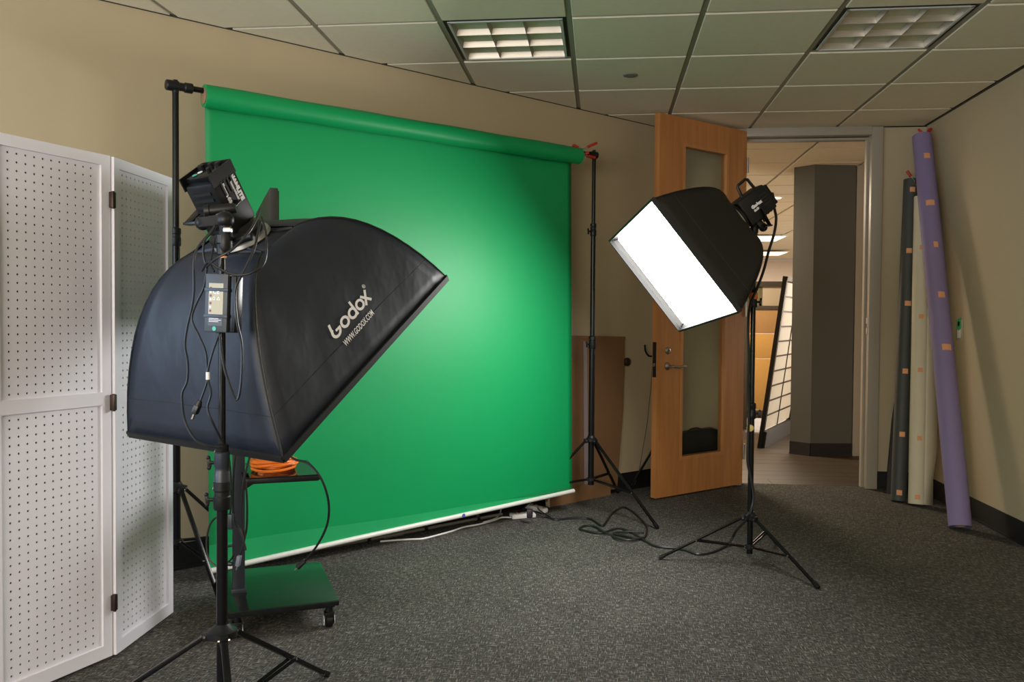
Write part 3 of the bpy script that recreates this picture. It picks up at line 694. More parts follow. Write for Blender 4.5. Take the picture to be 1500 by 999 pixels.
# spring clamps
def clamp(name, tipA, tipB, jaw, label, group=None):
    tipA, tipB, jaw = Vector(tipA), Vector(tipB), Vector(jaw); t = thing(name, jaw, label, 'clamp', group)
    piv = jaw+((tipA+tipB)/2-jaw)*0.38
    for tp in (tipA, tipB):
        q = piv+(tp-piv)*0.45; e = jaw+(jaw-tp).normalized()*0.0+ (piv-tp)*0.12
        m = MB(); m.bar(tp, piv, 0.014, 0.004, bevel=0.001); m.bar(piv, e, 0.014, 0.004, bevel=0.001); h = obj('handle', m, M_steel, t)
        m = MB(); m.bar(tp+(tp-piv).normalized()*0.004, q, 0.026, 0.016, bevel=0.004); obj('red_grip', m, M_red, h)
    m = MB(); m.cyl(piv-Vector((0.006, -0.006, 0)), piv+Vector((0.006, -0.006, 0)), 0.008, n=12); obj('spring', m, M_steel, t)
    return t
clamp('spring_clamp', (-0.0440, 5.1760, 2.2947), (-0.1797, 5.0803, 2.2641), (-0.1424, 5.0976, 2.2215), 'red tipped spring clamp biting the right end of the green backdrop roll')
clamp('spring_clamp', (-0.0925, 5.0975, 2.2207), (-0.0557, 5.1743, 2.2062), (-0.1536, 5.0564, 2.2051), 'red handled spring clamp at the joint of crossbar and right backdrop stand')
# ================================================================ SOFTBOXES
def softbox(label, ring, C, u, v, w_, h_, fab, TH, au, av, lit, vis_u, hem_mat=None):
    ring, C, u, v = Vector(ring), Vector(C), Vector(u).normalized(), Vector(v).normalized()
    n = (C-ring); L = n.length; n.normalize()
    t = thing('softbox', ring, label, 'softbox')
    th = math.radians(TH)
    def S(side, s, k, off=0.0):
        e = math.sin(k*th)/math.sin(th); z = L*(1-math.cos(k*th))/(1-math.cos(th))
        a = au+(w_/2-au)*e-off; b = av+(h_/2-av)*e-off
        sag = 0.012*math.sin(PI*k)*(1-s*s)+0.0025*math.sin(9*s+6*k)*math.sin(PI*k)
        sg = 1 if side[1] == '+' else -1
        if side[0] == 'u': return ring+n*z+u*(a-sag)*sg+v*s*b
        return ring+n*z+v*(b-sag)*sg+u*s*a
    KN, SN = 16, 14
    for side in ('u+', 'u-', 'v+', 'v-'):
        m = MB(); m.add([S(side, -1+2*i/SN, k/KN) for k in range(KN+1) for i in range(SN+1)], [(k*(SN+1)+i, k*(SN+1)+i+1, (k+1)*(SN+1)+i+1, (k+1)*(SN+1)+i) for k in range(KN) for i in range(SN)])
        o = obj('fabric_panel', m, fab, t)
        so = o.modifiers.new('thickness', 'SOLIDIFY'); so.thickness = 0.002; so.offset = 0
        m = MB(); m.tube([S(side, -1+2*i/10, 0.86)+(S(side, -1+2*i/10, 0.86)-S(side, -1+2*i/10, 0.86, 0.01)).normalized()*0.0005 for i in range(11)], 0.0011, 5, smooth=False)
        obj('hem_seam', m, M_base, o)
    for su in (-1, 1):
        for sv in (-1, 1):
            pts = [S('u+' if su > 0 else 'u-', sv, k/12) for k in range(13)]
            m = MB(); m.tube(pts, 0.0032, 6, smooth=False); obj('rib_piping', m, M_base, t)
    # front lip frame
    cs = [C+u*a*w_/2+v*b*h_/2 for a, b in ((-1, -1), (1, -1), (1, 1), (-1, 1))]
    m2 = MB()
    for i in range(4): m2.bar(cs[i]+n*0.000, cs[(i+1) % 4]+n*0.000, 0.010, 0.020, up=n, bevel=0.0)
    obj('edge_binding', m2, M_base, t)
    inset = 0.022
    ci = [C-n*0.004+u*a*(w_/2-0.002)+v*b*(h_/2-0.002) for a, b in ((-1, -1), (1, -1), (1, 1), (-1, 1))]
    cj = [C-n*0.035+u*a*(w_/2-inset)+v*b*(h_/2-inset) for a, b in ((-1, -1), (1, -1), (1, 1), (-1, 1))]
    m = MB()
    for i in range(4): m.add([ci[i], ci[(i+1) % 4], cj[(i+1) % 4], cj[i]], [(0, 1, 2, 3)])
    obj('inner_lip', m, M_silver, t)
    m = MB(); M2 = 10
    ck = [c+n*0.006 for c in cj]
    m.add([(ck[0]*(1-i/M2)+ck[1]*(i/M2))*(1-j/M2)+(ck[3]*(1-i/M2)+ck[2]*(i/M2))*(j/M2) for j in range(M2+1) for i in range(M2+1)], [(j*(M2+1)+i, j*(M2+1)+i+1, (j+1)*(M2+1)+i+1, (j+1)*(M2+1)+i) for j in range(M2) for i in range(M2)])
    obj('diffuser', m, M_diffL if lit else M_diff0, t)
    # corner reinforcements
    for c, (a, b) in zip(cs, ((-1, -1), (1, -1), (1, 1), (-1, 1))):
        m = MB(); m.bar(c-n*0.010-u*a*0.012-v*b*0.012, c-n*0.050-u*a*0.024-v*b*0.024, 0.014, 0.010, bevel=0.003); obj('corner_pocket', m, fab, t)
    # speed ring at the back
    m = MB(); m.lathe(ring-n*0.012, n, [(0, 0.074), (0.003, 0.080), (0.018, 0.080), (0.022, 0.076)], 32); sr = obj('speed_ring', m, M_ring, t)
    for a, b in ((-1, -1), (1, -1), (1, 1), (-1, 1)):
        m = MB(); m.bar(ring+u*a*0.05+v*b*0.05, ring+u*a*(au-0.006)+v*b*(av-0.006)+n*0.004, 0.010, 0.010, bevel=0.002); obj('rod_socket', m, M_blackm, sr)
    m = MB(); m.add([ring+n*0.006+u*a*(au-0.004)+v*b*(av-0.004) for a, b in ((-1, -1), (1, -1), (1, 1), (-1, 1))], [(0, 1, 2, 3)]); bp = obj('back_panel', m, fab, t)
    so = bp.modifiers.new('thickness', 'SOLIDIFY'); so.thickness = 0.003
    return t, S, n, u, v
M_diffL = mat('glowing_diffuser', (0.9, 0.9, 0.9, 1), 0.6, emit=(1.0, 0.985, 0.95, 1), estr=23.0)
M_diff0 = mat('unlit_diffuser', (0.75, 0.75, 0.75, 1), 0.7)
ZC = 1.195
# near (left) softbox, seen from behind
nC = Vector((-1.008, 2.667, -0.109+ZC)); nn = Vector((0.202, 0.533, -0.822)).normalized(); nR = nC-nn*0.427
sb1, S1, n1, u1, v1 = softbox('big black softbox seen from behind with a white logo, on the near stand', nR, nC, (0.918, -0.396, -0.031), (-0.342, -0.748, -0.569), 0.663, 0.94, M_fabric, 36, 0.150, 0.080, False, None)
# far (right) softbox, glowing
rC = Vector((0.316, 4.035, 0.239+ZC)); rn = Vector((-0.764, -0.217, -0.608)).normalized(); rR = rC-rn*0.41
sb2, S2_, n2, u2, v2 = softbox('lit softbox with glowing white front, on the stand before the open door', rR, rC, (0.616, 0.036, -0.787), (0.193, -0.976, 0.106), 0.606, 0.88, M_fabric2, 40, 0.075, 0.075, True, None)
# logo lettering printed on the near softbox panel: (x, y) in letter heights -> panel coordinates
LS0, LS1, LT = 0.240, -0.300, 0.828                        # baseline from s = LS0 to LS1 at depth LT
XT = 4.35
def lg(x, y, off=0.0035):
    s = LS0+(LS1-LS0)*x/XT; k = LT-0.058*y-0.015*x/XT
    p = S1('u+', s, k); q = S1('u+', s-0.01, k)-p; r = S1('u+', s, k-0.01)-p; nn_ = q.cross(r).normalized()
    if nn_.dot(u1) < 0: nn_ = -nn_
    return p+nn_*off
def stroke(mb, pts, wd, off=0.0035):
    P = [Vector((p[0], p[1])) for p in pts]; vs = []
    for i, p in enumerate(P):
        d = (P[min(i+1, len(P)-1)]-P[max(i-1, 0)]).normalized(); nrm = Vector((-d.y, d.x))*wd/2
        vs += [lg(p.x+nrm.x, p.y+nrm.y, off), lg(p.x-nrm.x, p.y-nrm.y, off)]
    mb.add(vs, [(2*i, 2*i+1, 2*i+3, 2*i+2) for i in range(len(P)-1)])
def arc(cx, cy, rx, ry, a0, a1, n=18): return [(cx+rx*math.cos(math.radians(a0+(a1-a0)*i/n)), cy+ry*math.sin(math.radians(a0+(a1-a0)*i/n))) for i in range(n+1)]
def lerp2(a, b, n=4): return [(a[0]+(b[0]-a[0])*i/n, a[1]+(b[1]-a[1])*i/n) for i in range(n+1)]
m = MB(); W_ = 0.20
stroke(m, arc(0.47, 0.42, 0.36, 0.36, 128, 378, 26), W_)                     # G bowl
stroke(m, lerp2((0.13, 0.42), (0.20, 1.18)), W_)                             # its tall left stroke
stroke(m, lerp2((0.46, 0.46), (0.94, 0.46)), W_*0.9)
stroke(m, arc(1.42, 0.42, 0.33, 0.33, 0, 360, 28), W_)                       # o
stroke(m, arc(2.30, 0.42, 0.33, 0.33, 0, 360, 28), W_); stroke(m, lerp2((2.62, 0.02), (2.60, 1.25), 6), W_)   # d
stroke(m, arc(3.20, 0.42, 0.33, 0.33, 0, 360, 28), W_)                       # o
stroke(m, lerp2((3.62, 0.82), (4.22, -0.02), 5), W_); stroke(m, lerp2((3.58, -0.02), (4.30, 0.92), 5), W_)    # x
obj('logo_lettering', m, M_print, sb1, label='white logo lettering')
m = MB(); stroke(m, arc(4.45, 1.16, 0.12, 0.14, 0, 360, 16), 0.040); stroke(m, lerp2((4.41, 1.08), (4.41, 1.24), 2), 0.032); stroke(m, arc(4.43, 1.19, 0.035, 0.035, -90, 90, 6), 0.026); stroke(m, lerp2((4.43, 1.16), (4.49, 1.08), 2), 0.028)
obj('registered_mark', m, M_print, sb1, label='small white registered trade mark')
raw = text_mb('WWW.GODOX.COM', (0, 0, 0), (1, 0, 0), (0, 1, 0), 0.60, 0.0, bold=0.012)
wmax = max(p.x for p in raw.v)
mm = MB(); sx = 3.15/wmax
mm.add([lg(0.50+p.x*sx, -0.90+p.y*1.0) for p in raw.v], raw.f); obj('web_address', mm, M_print, sb1, label='white web address line')

# ================================================================ LIGHT HEADS
def head(name, label, ring, ax, up, wd, ht, ln, words, kind, pole_top):
    ring, ax = Vector(ring), Vector(ax).normalized(); up = Vector(up); up = (up-ax*up.dot(ax)).normalized(); sd = ax.cross(up)
    R = Matrix((sd, up, ax)).transposed(); t = thing(name, ring, label, 'studio light')
    Q = lambda x, y, z: ring+sd*x+up*y+ax*z
    m = MB(); m.lathe(Q(0, 0, 0.012), ax, [(0, 0.078), (0.004, 0.082), (0.020, 0.082), (0.026, 0.070), (0.04, 0.060)], 28); obj('mount_flange', m, M_blackm, t)
    m = MB(); m.box(Q(0, 0, 0.045+ln/2), (wd, ht, ln), R, bevel=0.012); body = obj('body', m, M_blackm, t)
    m = MB(); m.box(Q(0, 0, 0.045+ln+0.008), (wd*0.86, ht*0.80, 0.022), R, bevel=0.006); bk = obj('control_panel', m, M_black, body)
    m = MB()
    for k in range(7): m.box(Q(0, -ht/2-0.001, 0.06+ln*0.85*k/7), (wd*0.66, 0.006, ln*0.055), R)
    obj('vent_slot', m, M_base, body)
    for sgn in (-1, 1):
        for k in range(4):
            m = MB(); m.box(Q(sgn*(wd/2+0.001), ht*0.20-k*0.016, 0.045+ln*0.80), (0.004, 0.006, ln*0.26), R); obj('vent_slot', m, M_base, body)
    # yoke and tilt lever
    for sgn in (-1, 1):
        m = MB(); m.bar(Q(sgn*(wd/2+0.008), 0, 0.045+ln*0.5), Q(sgn*(wd/2+0.008), -ht/2-0.045, 0.045+ln*0.42), 0.006, 0.030, up=sd, bevel=0.002); obj('yoke_arm', m, M_black, t)
    m = MB(); m.bar(Q(-wd/2-0.011, -ht/2-0.045, 0.045+ln*0.42), Q(wd/2+0.011, -ht/2-0.045, 0.045+ln*0.42), 0.030, 0.008, bevel=0.002); obj('yoke_base', m, M_black, t)
    yb = Q(0, -ht/2-0.048, 0.045+ln*0.42); pt_ = Vector(pole_top)
    m = MB(); m.bar(yb, pt_+Vector((0, 0, 0.055)), 0.032, 0.030, bevel=0.006); m.ball(yb, 0.022, 12); m.ball(pt_+Vector((0, 0, 0.055)), 0.024, 12)
    m.lathe(pt_-Vector((0, 0, 0.03)), (0, 0, 1), [(0, 0.015), (0.01, 0.019), (0.05, 0.019), (0.055, 0.016), (0.08, 0.016)]); brk = obj('tilt_bracket', m, M_blackm, t)
    return t, Q, R, body, brk, sd, up, ax
# right lamp head
pr_top = Vector((0.741, 4.168, 1.655))
h2, Q2, R2, body2, brk2, sd2, up2, ax2 = head('studio_light', 'black studio lamp head with carrying handle behind the glowing softbox', rR, -rn, (0, 0, 1), 0.125, 0.135, 0.160, None, 'R', pr_top)
m = MB(); m.tube([Q2(0, 0.066, 0.110), Q2(0, 0.118, 0.120), Q2(0, 0.124, 0.128), Q2(0, 0.126, 0.175), Q2(0, 0.120, 0.183), Q2(0, 0.066, 0.188)], 0.0075, 8, smooth=False); obj('carry_handle', m, M_blackm, h2)
m = MB(); kp = Q2(0.07, -0.09, 0.12); m.lathe(pr_top+Vector((0.02, -0.01, 0.045)), (0.85, -0.5, 0.1), [(0, 0.008), (0.02, 0.008), (0.022, 0.020), (0.034, 0.020), (0.036, 0.014)], 10); obj('tilt_knob', m, M_blackm, brk2)
m = MB(); m.lathe(pr_top+Vector((0.015, -0.01, 0.0)), (0.85, -0.5, 0.0), [(0, 0.006), (0.02, 0.006), (0.022, 0.015), (0.032, 0.015)], 10); obj('lock_knob', m, M_blackm, brk2)
# lettering on the side facing the room
side = 1 if sd2.dot(Vector((0, -1, 0))) > 0 else -1
def side_text(txt, Q, sd, up, ax, side, x_off, y0, z0, size, body, flip=False, bold=0.002, label=None):
    xdir = (-ax if flip else ax); n_ = sd*side; ydir = n_.cross(xdir)
    o = text_mb(txt, Q(side*x_off, y0, z0), xdir, ydir, size, 0.0006, bold); return obj('lettering', o, M_print, body, label=label)
side_text('Godox', Q2, sd2, up2, ax2, side, 0.0632, -0.002, 0.090, 0.021, body2, label='small white lettering')
side_text('SL-60W', Q2, sd2, up2, ax2, side, 0.0632, -0.018, 0.093, 0.011, body2, label='tiny white model lettering')
# left lamp head
nl_top = Vector((-1.0148, 2.1500, 1.4061))
h1, Q1, R1, body1, brk1, sd1, up1, ax1 = head('studio_light', 'black studio lamp head with rear controls, cables and a side grip, above the near softbox', nR+Vector((-0.012, 0, 0.0)), -nn, (0.15, 0.55, 0.3), 0.105, 0.115, 0.165, None, 'L', nl_top)
nside = 1 if sd1.dot(Vector((1, 0, 0))) > 0 else -1
side_text('NANLITE', Q1, sd1, up1, ax1, nside, 0.0532, 0.026, 0.200, 0.021, body1, flip=True, label='white maker lettering')
side_text('www.nanlite.com', Q1, sd1, up1, ax1, nside, 0.0532, 0.014, 0.180, 0.009, body1, flip=True, label='tiny white web address')
side_text('Forza 60', Q1, sd1, up1, ax1, nside, 0.0532, -0.026, 0.190, 0.017, body1, flip=True, label='grey model lettering')
# rear hood, knobs, dials and stickers
for (x, y, r, mm_) in ((-0.030, 0.025, 0.010, M_blackm), (0.0, 0.028, 0.008, M_blackm), (0.030, 0.020, 0.011, M_blackm), (-0.022, -0.012, 0.007, M_blackm)):
    m = MB(); m.lathe(Q1(x, y, 0.228), ax1, [(0, r), (0.012, r*0.95), (0.014, r*0.7)], 14); obj('control_knob', m, mm_, body1)
for (x, y, c) in ((0.012, -0.012, M_white), (0.018, -0.030, mat('teal_sticker', (0.05, 0.42, 0.30, 1), 0.4)), (-0.012, 0.046, mat('blue_led', (0.1, 0.45, 0.6, 1), 0.4))):
    m = MB(); m.lathe(Q1(x, y, 0.231), ax1, [(0, 0.008), (0.001, 0.0078)], 16); obj('round_sticker', m, c, body1)
m = MB()
hw, hh_ = 0.0525, 0.0575
for a, b_ in (((-hw, hh_), (hw, hh_)), ((hw, hh_), (hw, -hh_)), ((-hw, hh_), (-hw, -hh_))):
    m.bar(Q1(a[0], a[1]-0.002, 0.215), Q1(b_[0], b_[1]-0.002, 0.215), 0.004, 0.040, up=ax1)
obj('rear_hood', m, M_blackm, body1)
g0 = Vector((-1.0342, 2.2600, 1.5077)); g1 = Vector((-1.1218, 2.2400, 1.4960)); gd = (g1-g0).normalized()
m = MB(); m.lathe(g0, gd, [(0, 0.012), (0.02, 0.017), (0.07, 0.017), (0.072, 0.020), (0.085, 0.020), (0.087, 0.016), (0.088, 0.011)], 18); obj('side_grip', m, M_blackm, brk1)
m = MB(); m.box(Vector((-1.0721, 2.2500, 1.4815)), (0.030, 0.026, 0.055), None, bevel=0.005); obj('grip_clamp', m, M_col, brk1)
m = MB(); kb = Vector((-0.9815, 2.1700, 1.4116)); m.lathe(kb, (0.9, -0.2, 0.15), [(-0.02, 0.007), (0.01, 0.007), (0.012, 0.012), (0.04, 0.010), (0.042, 0.006)], 12); obj('tilt_knob', m, M_blackm, brk1)
m = MB(); m.box(Vector((-1.0024, 2.1400, 1.4326)), (0.022, 0.018, 0.014), None, bevel=0.004); obj('steel_catch', m, M_steel, brk1)
# white reflector bit seen past the ring
m = MB(); m.lathe(nR-nn*0.004, nn, [(-0.010, 0.086), (0.0, 0.090), (0.004, 0.086)], 36); obj('ring_flange', m, M_ring, sb1)
m = MB(); m.lathe(rR-rn*0.004, rn, [(-0.012, 0.088), (0.0, 0.094), (0.004, 0.088)], 36); obj('ring_flange', m, mat('pale_ring', (0.42, 0.41, 0.40, 1), 0.4), sb2)

# ================================================================ LIGHT STANDS
def Lz(z): return z
NS = stand('light_stand', (-1.025, 2.150, 0), 'black tripod stand in front carrying the near softbox and a power brick', 'stand', None,
      [(-0.900, 2.650), (-1.530, 2.080), (-0.770, 1.720)], 0.340, 0.115, 0.0150,
      [((-1.0254, 2.1500, 0.7182)[2], (-1.0253, 2.1500, 0.8193)[2], 0.0150, True), ((-1.0195, 2.1500, 0.8194)[2], (-1.0148, 2.1500, 1.4190)[2], 0.0098, True)], 0.0095, 0.60, knob_ang=3.4, hubr=0.040)
m = MB(); z0 = (-1.0254, 2.1500, 0.7782)[2]; m.lathe((-1.025, 2.15, z0-0.05), (0, 0, 1), [(0, 0.018), (0.004, 0.021), (0.045, 0.021), (0.05, 0.019), (0.06, 0.019), (0.064, 0.0205), (0.10, 0.0205), (0.104, 0.017)]); obj('clamp_collar', m, M_col, NS)
m = MB(); zt = (-1.0149, 2.1500, 1.3581)[2]; m.lathe((-1.022, 2.15, zt), (0, 0, 1), [(0, 0.0105), (0.006, 0.0105)]); obj('orange_band', m, M_tape, NS)
m = MB(); m.lathe((-1.022, 2.15, zt+0.006), (0, 0, 1), [(0, 0.012), (0.004, 0.016), (0.03, 0.016), (0.034, 0.019), (0.055, 0.019), (0.06, 0.014)]); obj('spigot_socket', m, M_blackm, NS)
RS = stand('light_stand', (0.741, 4.168, 0), 'black tripod stand before the door carrying the glowing softbox', 'stand', None,
      [(0.305, 4.180), (0.978, 3.808), (0.948, 4.545)], 0.243, 0.086, 0.0140,
      [((0.7437, 4.1680, 0.7646)[2], (0.7362, 4.1680, 1.2853)[2], 0.0120, True), ((0.7391, 4.1680, 1.3121)[2], 1.640, 0.0098, True)], 0.0080, 0.56, knob_ang=-0.3, hubr=0.032)
m = MB(); zt = (0.7392, 4.1680, 1.3087)[2]; m.lathe((0.741, 4.168, zt), (0, 0, 1), [(0, 0.020), (0.03, 0.021)]); obj('orange_tape_band', m, M_orange, RS)
m = MB(); m.lathe(Vector((0.7311, 4.1450, 0.6762)), (-0.35, -1, 0), [(-0.004, 0.017), (0.006, 0.017), (0.008, 0.012)], 16); obj('round_tag', m, mat('yellow_tag', (0.55, 0.42, 0.12, 1), 0.5), RS, label='yellow and white round tag')

# ================================================================ POWER BRICK AND NEAR CABLES
bc_ = Vector((-1.0090, 2.1050, 1.2352))
pb = thing('power_brick', bc_, 'black power supply with a pale label strapped to the near stand', 'power supply')
fx = Vector((0.93, -0.36, 0.01)).normalized(); fx = Vector((0.985, -0.17, -0.035)).normalized(); fz = Vector((0.035, 0, 1)).normalized(); fy = fz.cross(fx).normalized(); fz = fx.cross(fy)
RB = Matrix((fx, fy, fz)).transposed()
m = MB(); m.box(bc_, (0.069, 0.034, 0.155), RB, bevel=0.004); bd_ = obj('case', m, mat('grey_black_case', (0.035, 0.038, 0.042, 1), 0.45), pb)
def bq(x, z, d=0.0): return bc_+fx*x+fz*z-fy*(0.017+d)
def plate(name, x0, x1, z0, z1, mt, par, d=0.0006, label=None):
    m = MB(); m.add([bq(x0, z0, d), bq(x1, z0, d), bq(x1, z1, d), bq(x0, z1, d)], [(0, 1, 2, 3)]); return obj(name, m, mt, par, label=label)
lb = plate('rating_label', -0.022, 0.022, -0.060, 0.052, mat('tan_label', (0.42, 0.36, 0.22, 1), 0.35), pb, label='tan rating label with white symbols')
plate('rating_label_foot', -0.022, 0.022, -0.060, -0.030, mat('label_foot', (0.05, 0.05, 0.05, 1), 0.4), lb, 0.0009)
for z, txt, sz in ((0.024, 'CE', 0.017), (0.008, '\u2302 \u25B3', 0.012)):
    o = text_mb(txt, bq(-0.010, z, 0.0012), fx, fz, sz, 0.0, 0.0004); obj('lettering', o, M_print, lb)
for k in range(7):
    m = MB(); m.add([bq(-0.019, 0.042-0.010*k, 0.001), bq(-0.013, 0.042-0.010*k, 0.001), bq(-0.013, 0.036-0.010*k, 0.001), bq(-0.019, 0.036-0.010*k, 0.001)], [(0, 1, 2, 3)]); obj('symbol', m, M_print if k % 2 else mat('plum_print', (0.20, 0.05, 0.12, 1), 0.5), lb)
for k in range(5): plate('print_line', -0.019, 0.010+0.008*(k % 2), -0.034-0.004*k, -0.0325-0.004*k, M_print, lb, 0.0013)
m = MB(); m.lathe(bq(-0.002, -0.068, 0.0004), -fy, [(0, 0.006), (0.001, 0.006)], 16); obj('round_sticker', m, MATS['teal_sticker'], pb)
for z in (0.035, -0.035):
    m = MB(); m.box(bc_+fz*z, (0.072, 0.037, 0.010), RB, bevel=0.002); obj('strap', m, M_col, pb)
m = MB(); m.box(bc_+fx*0.044+fz*(-0.002)+fy*0.008, (0.018, 0.034, 0.150), RB, bevel=0.003); obj('mount_bracket', m, M_black, pb)
m = MB(); m.box(bc_-fz*0.088+fx*0.0, (0.012, 0.012, 0.022), RB, bevel=0.003); obj('cord_inlet', m, M_blackm, pb)
def cable(name, pts, r, mt, label, cat='cable', n=7, group=None):
    m = MB(); m.tube(pts, r, n); return obj(name, m, mt, None, loc=pts[0], label=label, cat=cat, group=group)
M_cord = mat('black_cord', (0.012, 0.012, 0.014, 1), 0.4)
cable('cable', [ (-1.0443, 2.2000, 1.4921), (-1.0545, 2.1600, 1.4387), (-1.0924, 2.1500, 1.3878), (-1.0991, 2.1400, 1.3445), (-1.0941, 2.1300, 1.2703), (-1.0974, 2.1250, 1.2241), (-1.1085, 2.1200, 1.1689), (-1.1144, 2.1200, 1.1210), (-1.1068, 2.1200, 1.0733), (-1.1088, 2.1200, 1.0253), (-1.1225, 2.1200, 0.9937), (-1.1225, 2.1200, 0.9624), (-1.1149, 2.1200, 0.9163), (-1.0828, 2.1100, 0.8704), (-1.0502, 2.1100, 0.8546), (-1.0191, 2.1250, 0.8438) ], 0.0032, M_cord, 'long black cable down the left face of the near softbox, leftmost of the hanging loops')
cable('cable', [ (-1.0524, 2.1200, 1.3303), (-1.0551, 2.1100, 1.2788), (-1.0782, 2.1100, 1.2313), (-1.0846, 2.1000, 1.1911), (-1.0656, 2.1000, 1.1494), (-1.0467, 2.1000, 1.1060), (-1.0429, 2.1000, 1.0660), (-1.0430, 2.1000, 1.0259), (-1.0622, 2.1000, 0.9728) ], 0.0030, M_cord, 'black power cord ending in a plug in front of the near softbox')
m = MB(); p0 = Vector((-1.0622, 2.1000, 0.9746)); p1 = Vector((-1.0775, 2.1000, 0.9396)); m.cyl(p0, p0+(p1-p0)*0.35, 0.006, 0.010, n=10); m.bar(p0+(p1-p0)*0.35, p1, 0.022, 0.014, bevel=0.003)
plg = obj('power_plug', m, M_cord, None, loc=p0, label='black two pin plug hanging in front of the near softbox', cat='plug')
m = MB(); dv = (p1-p0).normalized(); m.bar(p1, p1+dv*0.016, 0.010, 0.004); obj('prong', m, M_chrome, plg)
cable('cable', [ (-1.0086, 2.1000, 1.1536), (-1.0266, 2.0900, 1.0903), (-1.0361, 2.0900, 1.0413), (-1.0267, 2.0900, 0.9961), (-1.0363, 2.0900, 0.9560), (-1.0212, 2.0900, 0.9164), (-1.0071, 2.1200, 0.8578) ], 0.0030, M_cord, 'black cord with a white cable tag, from the power brick to the stand joint')
m = MB(); m.cyl(Vector((-1.0350, 2.0900, 1.0522)), Vector((-1.0350, 2.0900, 1.0322)), 0.0055, n=8); obj('cable_tag', m, M_white, None, loc=(-1.0350, 2.0900, 1.0431), label='small white tag wrapped on the cord below the power brick', cat='tag')
cable('cable', [ (-1.0067, 2.1000, 1.1518), (-0.9992, 2.1000, 1.0902), (-0.9879, 2.1000, 1.0413), (-0.9615, 2.1000, 0.9782), (-0.9482, 2.1000, 1.0256), (-0.9462, 2.1000, 1.1234), (-0.9548, 2.0900, 1.1884), (-0.9585, 2.0900, 1.2692), (-0.9348, 2.1000, 1.3291), (-0.9191, 2.1200, 1.3848), (-0.9381, 2.2000, 1.4614) ], 0.0036, M_cord, 'black cable looping right of the stand pole from lamp head to power brick')
cable('cable', [ (-0.9342, 2.2000, 1.4745), (-0.9037, 2.1600, 1.4196), (-0.8950, 2.1300, 1.3474), (-0.9161, 2.1000, 1.3165), (-0.9585, 2.0900, 1.3087), (-0.9969, 2.0800, 1.3242), (-1.0287, 2.0800, 1.3421), (-1.0558, 2.1000, 1.3200) ], 0.0030, M_cord, 'black cable curving from lamp head around the pole just above the power brick')
cable('cable', [ (-0.9466, 2.2200, 1.4998), (-0.9285, 2.1200, 1.4337), (-0.9594, 2.0800, 1.3778), (-0.9995, 2.0700, 1.3521), (-1.0394, 2.0900, 1.3302) ], 0.0034, M_cord, 'thick black cable slanting across the pole top below the lamp head')
cable('cable', [ (-1.0601, 2.2000, 1.4715), (-1.0447, 2.1400, 1.4309), (-1.0580, 2.1200, 1.4033), (-1.0569, 2.1100, 1.3660), (-1.0424, 2.1000, 1.3290) ], 0.0030, M_cord, 'short black cable from the lamp grip down to the brick')
cable('cable', [ (-1.0564, 2.1800, 1.4222), (-1.0448, 2.1400, 1.3813), (-1.0409, 2.1200, 1.3431), (-1.0216, 2.1000, 1.3182) ], 0.0026, M_cord, 'short thin black lead right above the power brick')
cable('lead_wire', [ (-0.9060, 2.1700, 1.4299), (-0.8976, 2.1500, 1.3874), (-0.8954, 2.1400, 1.3555) ], 0.0012, M_steel, 'thin pale wire hanging from the lamp ring beside the cables')

# right stand power cable
cable('cable', [ Q2(0.01, -0.02, 0.222), Q2(0.01, -0.01, 0.245), (0.8399, 4.2000, 1.7631), (0.8485, 4.1900, 1.7049), (0.8378, 4.1800, 1.6304), (0.8092, 4.1600, 1.5420), (0.7859, 4.1500, 1.4515), (0.7569, 4.1450, 1.3681), (0.7216, 4.1400, 1.2779), (0.7134, 4.1400, 1.1680), (0.7186, 4.1400, 1.0346), (0.7172, 4.1400, 0.9009), (0.7224, 4.1400, 0.7671), (0.7210, 4.1400, 0.6330), (0.7186, 4.1350, 0.5163), (0.7352, 4.1300, 0.4338), (0.7478, 4.1200, 0.3356), (0.7196, 4.1000, 0.2490), (0.7187, 4.4498, 0.0900), (0.6795, 4.4642, 0.0120), (0.5837, 4.3292, 0.0060), (0.5020, 4.2805, 0.0060), (0.4435, 4.3487, 0.0060), (0.3866, 4.3800, 0.0060), (0.2964, 4.4076, 0.0060), (0.2348, 4.5370, 0.0060), (0.1808, 4.6762, 0.0060), (0.1061, 4.7585, 0.0060), (0.0088, 4.6375, 0.0060), (-0.0838, 4.6857, 0.0060), (-0.1119, 4.7285, 0.0060), (-0.0781, 4.7968, 0.0060), (-0.0188, 4.7729, 0.0060), (0.0315, 4.6323, 0.0120), (0.1030, 4.6051, 0.0100), (0.1945, 4.5448, 0.0100), (0.2482, 4.5818, 0.0060), (0.2730, 4.7658, 0.0060), (0.2672, 4.8771, 0.0060), (0.2186, 5.1473, 0.0060), (0.1515, 5.3079, 0.0060), (0.0798, 5.1279, 0.0060), (0.0366, 4.8781, 0.0060), (0.0126, 4.8093, 0.0060), (-0.0567, 4.9667, 0.0060), (-0.1633, 4.9692, 0.0060), (-0.2554, 4.9218, 0.0060), (-0.3202, 4.9738, 0.0080), (-0.3911, 4.9765, 0.0300) ], 0.0068, M_cord, 'long black power cord from the lit lamp down its stand and tangled on the carpet')
cable('cable', [ (0.2506, 4.5592, 0.0120), (0.1741, 4.4919, 0.0120), (0.1011, 4.5102, 0.0120), (0.0767, 4.6086, 0.0120), (0.1384, 4.6620, 0.0120), (0.2186, 4.6730, 0.0120), (0.2530, 4.6777, 0.0120) ], 0.0062, M_cord, 'loose extra loop of black cord in the tangle beside the right backdrop stand foot')

